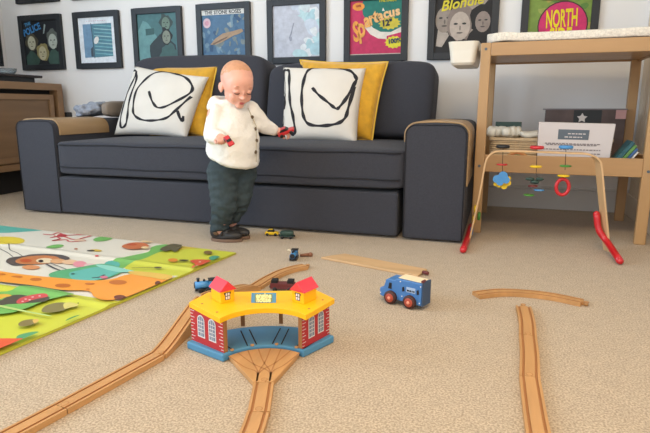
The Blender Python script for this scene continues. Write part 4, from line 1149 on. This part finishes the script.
# ------------------------------------------------------------------ blue truck
wf, wr = at(391, 303.5, z=0), at(410, 308.5, z=0)
hd_ = (wf-wr).normalized(); ang = atan2(hd_.y, hd_.x)
mid = (wf+wr)/2; sd = V((-hd_.y, hd_.x, 0)); 
if sd.y < 0: sd = -sd
TWD = .050
tc_ = mid+sd*(TWD/2)
tk = thing('toy_truck', 'blue wooden toy truck with dark red wheels on the carpet', 'toy truck', (tc_.x, tc_.y, 0), ang)
KM = XF((tc_.x, tc_.y, 0), ang)     # +x forward
near = -1 if (KM.to_3x3() @ V((0, 1, 0))).dot(sd) > 0 else 1
mb = MB(KM)
prof = [(-.064, .014), (.066, .016), (.070, .020), (.070, .040), (.062, .043), (.057, .045), (.050, .068), (.044, .072), (.020, .072), (.016, .078), (-.065, .078)]
hw_ = TWD/2
mb.prism(prof, -hw_, hw_, M_blueT, f=lambda u, v, w: (u, w, v)); body = mb.build('body', tk, .002)
mb = MB(KM); mb.box((-.062, -hw_+.005, .0785), (.012, hw_-.006, .081), M_creamw); mb.build('roof_panel', tk, .001)
mb = MB(KM); mb.box((-.068, -hw_+.002, .012), (-.0652, hw_-.002, .080), mat('truck_rear_blue', (52, 76, 104), .5)); mb.build('rear_door', tk)
mb = MB(KM); mb.cyl((-.064, .006, .083), (-.064, .020, .083), .004, .004, M_burg, 10); mb.build('rear_handle', tk)
def fside(u, v, w): return (u, near*(hw_+w), v)
mb = MB(KM); mb.prism([(.030, .044), (.042, .044), (.038, .062), (.030, .062)], .0002, .0008, M_black, f=fside); mb.build('side_window', tk)
mb = MB(KM); mb.prism([(.0555, .047), (.0515, .066), (.0512, .066), (.0552, .047)], -.02, .02, M_black, f=lambda u, v, w: (u+.0012, w, v)); mb.build('windscreen', tk)
mb = MB(KM); mb.prism([(-.046, .046), (-.018, .046), (-.018, .061), (-.046, .061)], .0002, .0008, mat('pale_blue_plate', (160, 180, 206), .6), f=fside); mb.build('name_plate', tk)
mb = MB(KM)
for k, (u0, u1) in enumerate(((-.044, -.040), (-.038, -.035), (-.033, -.028), (-.026, -.020))): mb.prism([(u0, .0485), (u1, .0485), (u1, .0535), (u0, .0535)], .0009, .0013, M_black, f=fside)
for uc in (-.054, -.008): mb.prism([(uc-.004, .047), (uc+.003, .044), (uc+.004, .056), (uc-.002, .060)], .0003, .0009, M_black, f=fside)
mb.build('side_print', tk)
mb = MB(KM)
for u, v in ((.002, .072), (-.062, .070), (.067, .026), (-.060, .022), (-.004, .030)): mb.cyl(V(fside(u, v, .0)), V(fside(u, v, .001)), .0018, .0018, M_whitep, 8)
mb.build('rivets', tk)
WR = .0195
for u in (.031, -.031):
    for s_ in (-1, 1):
        yy = s_*(hw_+.001)
        mb = MB(KM); mb.lathe([(.004, -.006), (WR-.002, -.006), (WR, -.004), (WR, .004), (WR-.002, .006), (.004, .006)], (u, yy+s_*.003, WR+.0005), M_tyre, 28, 'y')
        wh = mb.build('wheel', tk)
        mb = MB(KM); mb.lathe([(.001, s_*.0061), (.0128, s_*.0061), (.0128, s_*.0072), (.0110, s_*.0080), (.001, s_*.0080)], (u, yy+s_*.003, WR+.0005), M_rim, 24, 'y'); mb.build('rim', wh)
        mb = MB(KM); mb.lathe([(.0005, s_*.0081), (.0050, s_*.0081), (.0048, s_*.0095), (.0005, s_*.0100)], (u, yy+s_*.003, WR+.0005), M_hub, 16, 'y'); mb.build('hub_cap', wh)

# ------------------------------------------------------------------ small trains and cars
def wheels(mb_or_parent, M, xs, hw, r, m, parent, th=.004):
    for u in xs:
        for s_ in (-1, 1):
            mb = MB(M); mb.lathe([(.0008, -th/2), (r*.85, -th/2), (r, -th*.3), (r, th*.3), (r*.85, th/2), (.0008, th/2)], (u, s_*hw, r+.0003), m, 18, 'y'); mb.build('wheel', parent)
def loco(p, ang, label, s=1.0, body=M_blueL, dark=M_black, chim=True):
    t = thing('toy_engine', label, 'toy train', p, ang); M = XF(p, ang) @ Matrix.Scale(s, 4)
    mb = MB(M); mb.box((-.036, -.012, .007), (.034, .012, .013), dark); mb.build('chassis', t, .001)
    mb = MB(M); mb.cyl((-.008, 0, .023), (.034, 0, .023), .0115, .0115, body, 22); mb.build('boiler', t)
    mb = MB(M); mb.cyl((.034, 0, .023), (.037, 0, .023), .0105, .008, dark, 22); mb.build('smokebox', t)
    mb = MB(M); mb.box((-.034, -.0125, .013), (-.008, .0125, .036), body); mb.build('cab', t, .001)
    mb = MB(M); mb.box((-.036, -.0145, .036), (-.006, .0145, .039), dark); mb.build('cab_roof', t, .001)
    mb = MB(M); mb.cyl((.024, 0, .033), (.024, 0, .045), .0038, .005, dark, 14); mb.cyl((.006, 0, .033), (.006, 0, .040), .0042, .003, dark, 14); mb.build('chimney', t)
    mb = MB(M)
    for s_ in (-1, 1): mb.box((-.028, s_*.0124, .022), (-.014, s_*.0130, .032), dark)
    mb.build('cab_window', t)
    wheels(None, M, (-.024, -.004, .018), .0125, .0075, dark, t)
    return t
q = at(205, 292.5, z=0); loco((q.x, q.y+.01, 0), radians(215), 'light blue toy engine on the carpet behind the left end of the yellow roof', 1.0)
q = at(292, 261, z=0); loco((q.x, q.y+.02, 0), radians(-80), 'small light blue and black toy engine near the end of the curved track', .9)
def wagon(p, ang, label, m, load=None, L=.06, s=1, h=.012, flat_=False):
    t = thing('toy_wagon', label, 'toy train', p, ang); M = XF(p, ang)
    mb = MB(M); mb.box((-L/2, -.014, .009), (L/2, .014, .014), m); mb.build('chassis', t, .001)
    mb = MB(M)
    if load == 'tank':
        mb.superbox((0, 0, .0235), (L*.94, .027, .021), m, .5, 20)
    else:
        mb.box((-L/2, -.013, .014), (L/2, .013, .014+h), m)
    mb.build('body', t, .001)
    for s_ in (-1, 1):
        mb = MB(M); mb.cyl((s_*L/2, 0, .012), (s_*(L/2+.004), 0, .012), .0045, .0045, M_black, 12); mb.build('magnet', t)
        if flat_:
            mb = MB(M); mb.box((s_*L*.20, -.012, .0262), (s_*L*.46, .012, .036), M_dark); mb.build('black_block', t, .001)
    wheels(None, M, (-L*.3, L*.3), .0145, .0070, M_black, t)
    return t
q = at(283, 290.5, z=0); wagon((q.x+.0, q.y, 0), radians(12), 'burgundy toy wagon with two black blocks behind the right roof turret', M_burg, None, .075, h=.012, flat_=True)
q = at(286, 239, z=0); wagon((q.x, q.y+.012, 0), radians(12), 'dark green toy wagon on the carpet in front of the sofa', M_greend, 'tank', .062)
def toycar(p, R, label, m, m2=M_black, s=1.0, name='toy_car', tag_cat='toy car'):
    t = bpy.data.objects.new(name, None); COL.objects.link(t); t.matrix_basis = Matrix.Translation(V(p)) @ R.to_4x4(); tag(t, label, tag_cat)
    M = t.matrix_basis @ Matrix.Scale(s, 4)
    mb = MB(M); mb.prism([(-.029, .006), (.029, .006), (.031, .010), (.028, .016), (.012, .018), (-.026, .019), (-.030, .013)], -.0125, .0125, m, f=lambda u, v, w: (u, w, v)); mb.build('body', t, .0025)
    mb = MB(M); mb.prism([(-.021, .0180), (.013, .0175), (.005, .0268), (-.014, .0270)], -.0105, .0105, m2, f=lambda u, v, w: (u, w, v)); mb.build('window_band', t, .0015)
    mb = MB(M); mb.box((-.0145, -.0095, .0268), (.0048, .0095, .0290), m); mb.build('roof', t, .0008)
    wheels(None, M, (-.018, .018), .0125, .0065, M_black, t)
    return t
q = at(271, 236, z=0); toycar((q.x, q.y+.01, 0), Matrix.Rotation(radians(12), 3, 'Z'), 'small yellow toy car on the carpet by the toddler\'s feet', M_yelw)

# ------------------------------------------------------------------ the toddler
TODX = V((-.915, -.235, 0))
kid = thing('toddler', 'toddler in cream jacket and teal trousers standing at the sofa with toy cars', 'person', TODX)
def J(px, py, Y): return at(px, py, Y=Y)
# head frame
HH = radians(-41); HP = radians(22)
Rh = Matrix.Rotation(HH-pi/2, 3, 'Z') @ Matrix.Rotation(-HP, 3, 'X')    # local +y forward, +x to the figure's right
Hc = J(237.2, 84, -.235)
def hp(x, y, z): return Hc+Rh @ V((x, y, z))
body = MB()
def hb(c, r, rot=None):
    body.ball(hp(*c), r, M_skin, Rh if rot is None else Rh @ rot)
hb((0, -.010, .020), (.063, .074, .068)); hb((0, .010, .006), (.059, .060, .066)); hb((0, .012, -.032), (.051, .055, .050))
hb((0, .034, .020), (.050, .036, .040))
for s_ in (-1, 1):
    hb((s_*.027, .040, -.037), (.019, .020, .022)); hb((s_*.024, .0585, -.010), (.0135, .0105, .0085))
    hb((s_*.0610, -.008, -.020), (.0065, .0130, .0190)); hb((s_*.0645, -.016, -.016), (.0060, .0080, .0160)); hb((s_*.0235, .062, .009), (.016, .006, .004))
hb((0, .066, -.015), (.0062, .009, .016)); hb((0, .0755, -.0300), (.0092, .0095, .0078))
for s_ in (-1, 1): hb((s_*.007, .069, -.0310), (.0055, .0062, .0050))
hb((0, .054, -.054), (.018, .013, .013)); hb((0, .048, -.070), (.017, .015, .012))
# neck, trunk, limbs under the clothes
neck0 = J(231, 112, -.215)
body.capsule(hp(0, -.012, -.030), neck0, .034, .036, M_skin)
chest = J(231, 128, -.215); pelv = J(230, 168, -.215)
body.capsule(neck0+V((0, 0, -.02)), pelv, .055, .06, M_skin)
shR = J(214, 113, -.285); elR = J(211.5, 135, -.315); wrR = J(221, 137.5, -.375)
shL = J(254, 112, -.150); elL = J(264, 126, -.120); wrL = J(276, 131, -.085)
for a_, b_, r0, r1 in ((shR, elR, .026, .023), (elR, wrR, .023, .017), (shL, elL, .026, .023), (elL, wrL, .023, .017)): body.capsule(a_, b_, r0, r1, M_skin)
anR = J(219, 234, -.247); anL = J(228, 229, -.180)
knR = J(224, 205, -.285); knL = J(239, 200, -.195)
hiR = J(222, 172, -.255); hiL = J(243, 170, -.175)
for a_, b_, r0, r1 in ((hiR, knR, .045, .034), (knR, anR, .034, .024), (hiL, knL, .045, .034), (knL, anL, .034, .024)): body.capsule(a_, b_, r0, r1, M_skin)
def hand(w, d, up, side, grip):
    """w wrist, d forearm direction, up back-of-hand direction, side towards the thumb"""
    d = d.normalized(); up = (up-d*up.dot(d)).normalized(); side_ = d.cross(up); 
    if side_.dot(side) < 0: side_ = -side_
    R_ = Matrix((side_, d, up)).transposed()
    P_ = lambda x, y, z: w+R_ @ V((x, y, z))
    body.capsule(w-d*.01, P_(0, .008, 0), .0165, .015, M_skin)
    body.ball(P_(0, .022, 0), (.0185, .018, .0105), M_skin, R_)
    for k, (x, L_) in enumerate(((.0150, .92), (.0052, 1.0), (-.0048, .95), (-.0140, .78))):
        a_ = P_(x, .032, .002); b_ = P_(x*1.08, .032+.014*L_, -.003); c_ = P_(x*1.02, .034+.020*L_, -.013*L_-.004); e_ = P_(x*.9, .030+.014*L_, -.022*L_-.004)
        body.capsule(a_, b_, .0054, .0052, M_skin, 1); body.capsule(b_, c_, .0052, .0048, M_skin, 1); body.capsule(c_, e_, .0048, .0042, M_skin, 1)
    a_ = P_(.013, .010, -.003); b_ = P_(.024, .022, -.012); c_ = P_(.020, .034, -.020)
    body.capsule(a_, b_, .0068, .0058, M_skin, 1); body.capsule(b_, c_, .0058, .0050, M_skin, 1)
    return P_, R_
toCam = (CAM-wrR).normalized()
PR, RR = hand(wrR+V((.0, -.006, -.0)), V((.50, -.72, .10)), V((.1, -.3, 1)), V((-1, -.4, .3)), 1)
PL, RL = hand(wrL+V((.006, .002, 0)), V((.96, .25, -.12)), V((.1, -.35, .95)), V((.1, -1, .2)), 1)
remeshed(body, 'body', .0028, [M_skin], kid, 3)
# hair cap: thin layer of fine hair over the cranium
mb = MB(); t_ = bmesh.new(); bmesh.ops.create_icosphere(t_, subdivisions=5, radius=1)
keep = []
def hair_ok(p_): return p_.z > .16+.78*max(0, p_.y)-.60*max(0, -p_.y)+.10*noise.noise(p_*4)
vs = [v_.co.copy() for v_ in t_.verts]; fs = [tuple(v_.index for v_ in f_.verts) for f_ in t_.faces if all(hair_ok(v_.co) for v_ in f_.verts)]
used = sorted({i for f_ in fs for i in f_}); mp_ = {i: k for k, i in enumerate(used)}
mb.faces([hp(vs[i].x*.0624, vs[i].y*.0734-.010, vs[i].z*.0679+.020) for i in used], [tuple(mp_[i] for i in f_) for f_ in fs], M_hair, True)
t_.free(); mb.build('hair', kid)
# eyes cast down (closed-looking lids with lashes), brows, lips
for s_ in (-1, 1):
    mb = MB(); mb.tube([hp(s_*.0255+x, y, z) for x, y, z in ((-.0110, .0655, -.0135), (-.006, .0695, -.0155), (0, .0705, -.0162), (.006, .0695, -.0155), (.0110, .0655, -.0135))], .0014, M_lid, 6, rr=[.0008, .0020, .0024, .0020, .0008]); mb.build('eyelash', kid)
    mb = MB(); mb.tube([hp(s_*.0255+x, y, z) for x, y, z in ((-.011, .0655, .0110), (0, .0680, .0135), (.011, .0640, .0110))], .0012, M_brow, 6, rr=[.0006, .0014, .0006]); mb.build('eyebrow', kid)
mb = MB(); mb.ball(hp(0, .0668, -.0525), (.0120, .0030, .0024), M_lip, Rh); mb.ball(hp(0, .0650, -.0572), (.0090, .0032, .0026), M_lip, Rh); mb.build('lips', kid)

# jacket
jk = MB(); mj = M_jacket
def jc(a_, b_, r0, r1): jk.capsule(a_, b_, r0, r1, mj)
top = J(232, 110, -.215); bot = J(231, 153, -.215)
fwd = V((cos(radians(-20)), sin(radians(-20)), 0)); lat = V((-fwd.y, fwd.x, 0)); RB = Matrix((fwd, lat, V((0, 0, 1)))).transposed()
for t in range(22):
    k = t/21; c_ = top.lerp(bot, k)+fwd*(.006*sin(pi*k)+.010*k)
    rl = .074+.030*min(1, k*3)+.008*k; rf = .060+.036*min(1, k*2.2)+.016*k
    jk.ball(c_-V((0, 0, .010)), (rf, rl, .034), mj, RB @ Matrix.Rotation(radians(4+17*k), 3, 'Y'))
jc(shR+V((.006, .012, .000)), elR, .037, .034); jc(elR, wrR+(elR-wrR).normalized()*.012, .034, .026)
jc(shL+V((-.012, -.008, .004)), elL, .042, .034); jc(elL, wrL+(elL-wrL).normalized()*.012, .034, .025)
# hood lying behind the neck and the standing collar
hn = J(230, 103, -.205)
for k in range(36):
    a_ = k/36*2*pi; d_ = V((cos(a_), sin(a_), 0)); bk_ = max(0, -d_.dot(fwd))
    jk.ball(hn+d_*(.050+.014*bk_)+V((0, 0, -.004+.004*bk_)), (.017+.014*bk_, .017+.014*bk_, .018+.012*bk_), mj)
jk.ball(hn-fwd*.056+V((0, 0, -.018)), (.040, .066, .034), mj, RB); jk.ball(hn-fwd*.034-lat*.040+V((0, 0, -.016)), (.036, .034, .024), mj, RB)
hemn = (top-bot).normalized()
def jdisp(co, n_):
    q = noise.noise(V((co.x*26, co.y*26, co.z*30)))*.0042
    q += .0010*noise.noise(co*90)
    return q
jacket = remeshed(jk, 'jacket', .0042, [mj], kid, 3, jdisp)
jb = BVHTree.FromObject(jacket, bpy.context.evaluated_depsgraph_get())
kinv = kid.matrix_basis.inverted()
def jsurf(px, py, off=.0015):
    """point on the jacket met at that place, with its normal"""
    d = FW + RT*((px-325)/F_PX) - UP*((py-216.5)/F_PX)
    h = jb.ray_cast(kinv @ CAM, d.normalized())
    if h[0] is None: return None
    return kid.matrix_basis @ h[0] + h[1]*off, h[1].copy()
pl = []
for k in range(16):
    r_ = jsurf(248+8*min(1, k/5), 108+54*k/15, .0008)
    if r_: pl.append(r_[0])
if len(pl) > 3:
    mb = MB(); mb.tube(pl, .0018, M_seam, 6); mb.build('front_seam', jacket)
for px_, py_ in ((252, 117), (255.3, 129), (256.5, 140.5), (255.5, 152)):
    r_ = jsurf(px_, py_, .001)
    if r_:
        c_, n_ = r_; mb = MB(); mb.cyl(c_-n_*.001, c_+n_*.0025, .0076, .0070, M_button, 16); mb.build('button', jacket)
# trousers
tr = MB(); mt_ = M_trou
tr.ball(pelv+V((0, 0, .006)), (.078, .092, .055), mt_, RB)
tr.ball(pelv-fwd*.014+V((0, 0, -.012)), (.074, .090, .050), mt_, RB)
for a_, b_, c_, f0 in ((hiR, knR, anR, 1), (hiL, knL, anL, .96)):
    tr.capsule(a_, b_, .063*f0, .052*f0, mt_); tr.capsule(b_, c_+V((0, 0, .022)), .052*f0, .036*f0, mt_)
def tdisp(co, n_):
    w = co.z
    return .0065*noise.noise(V((co.x*18, co.y*18, co.z*48)))+.0045*sin(co.z*170+7*noise.noise(V((co.x*14, co.y*14, co.z*9))))*max(0, 1-w/.30)
remeshed(tr, 'trousers', .0042, [mt_], kid, 3, tdisp)
# shoes
for an_, nm, ang_ in ((anR, 'r', 8), (anL, 'l', 0)):
    base = V((an_.x, an_.y, 0)); R_ = Matrix.Rotation(radians(ang_), 3, 'Z')
    M = Matrix.Translation(base) @ R_.to_4x4()
    s_ = MB(); L0, L1 = -.034, .094
    def sp(x, y, z): return M @ V((x, y, z))
    s_.ball(sp(-.004, 0, .040), (.034, .030, .036), M_shoe, R_); s_.ball(sp(.054, 0, .026), (.048, .030, .022), M_shoe, R_); s_.ball(sp(.020, 0, .034), (.036, .028, .028), M_shoe, R_)
    s_.ball(sp(.028, 0, .020), (.062, .029, .016), M_shoe, R_)
    sh_ = remeshed(s_, 'shoe', .0030, [M_shoe], kid, 3)
    mb = MB(M)
    poly = [(.033+.070*cos(t*pi/12)*(1 if cos(t*pi/12) > 0 else .98), .0315*sin(t*pi/12)*(1+.08*cos(t*pi/12))) for t in range(24)]
    mb.prism(poly, .0008, .013, M_sole); mb.build('sole', sh_, .002)
    mb = MB(); mb.ball(sp(-.002, -.014, .042), (.020, .0195, .018), M_shoeb, R_); mb.build('heel_patch', sh_)
    mb = MB(); mb.tube([sp(.020, -.034, .030), sp(.026, -.020, .050), sp(.026, .0, .057), sp(.026, .020, .050), sp(.020, .034, .030)], .0045, M_shoe, 8); mb.build('strap', sh_)
# toy cars in the hands
Rc = Matrix.Rotation(radians(-35), 3, 'Z') @ Matrix.Rotation(radians(-25), 3, 'X')
cR = at(229.5, 142.5, Y=-.425)
toycar(cR, Matrix.Rotation(radians(-30), 3, 'Z') @ Matrix.Rotation(radians(35), 3, 'Y') @ Matrix.Rotation(radians(35), 3, 'X'), 'red and black toy car held in the toddler\'s right hand, nearer the camera', M_red, M_black, .85)
cL = at(287.5, 134.5, Y=-.085)
toycar(cL, Matrix.Rotation(radians(8), 3, 'Z') @ Matrix.Rotation(radians(-22), 3, 'Y') @ Matrix.Rotation(radians(25), 3, 'X'), 'red and black toy car held in the toddler\'s left hand above the sofa seat', M_red, M_black, 1.2)

# ------------------------------------------------------------------ light
def area(name, loc, aim, sx, sy, energy, col):
    l = bpy.data.lights.new(name, 'AREA'); l.shape = 'RECTANGLE'; l.size = sx; l.size_y = sy; l.energy = energy; l.color = col
    o = bpy.data.objects.new(name, l); COL.objects.link(o); o.location = loc
    o.rotation_euler = (V(aim)-V(loc)).to_track_quat('-Z', 'Y').to_euler(); return o
area('window_daylight', (XL-.12, (WY0+WY1)/2, (WZ0+WZ1)/2), (0, (WY0+WY1)/2+.6, .6), 2.2, 1.5, 130, (.64, .82, 1.0))
area('front_fill', (-1.1, YF+.1, 1.35), (-1.1, 1, .9), 3.4, 2.0, 62, (.97, .97, .98))  # added soft fill light at the room's open front, no patio door there
area('ceiling_lamp', (.1, -1.75, 2.3), (.1, -1.75, 0), .7, .7, 38, (1.0, .76, .46))
w = bpy.data.worlds.new('world'); SC.world = w; w.use_nodes = True
w.node_tree.nodes['Background'].inputs[0].default_value = (.80, .88, 1.0, 1); w.node_tree.nodes['Background'].inputs[1].default_value = .5
SC.view_settings.view_transform = 'Standard'; SC.view_settings.look = 'None'; SC.view_settings.gamma = 1; SC.view_settings.exposure = -0.40
SC.view_settings.use_curve_mapping = False
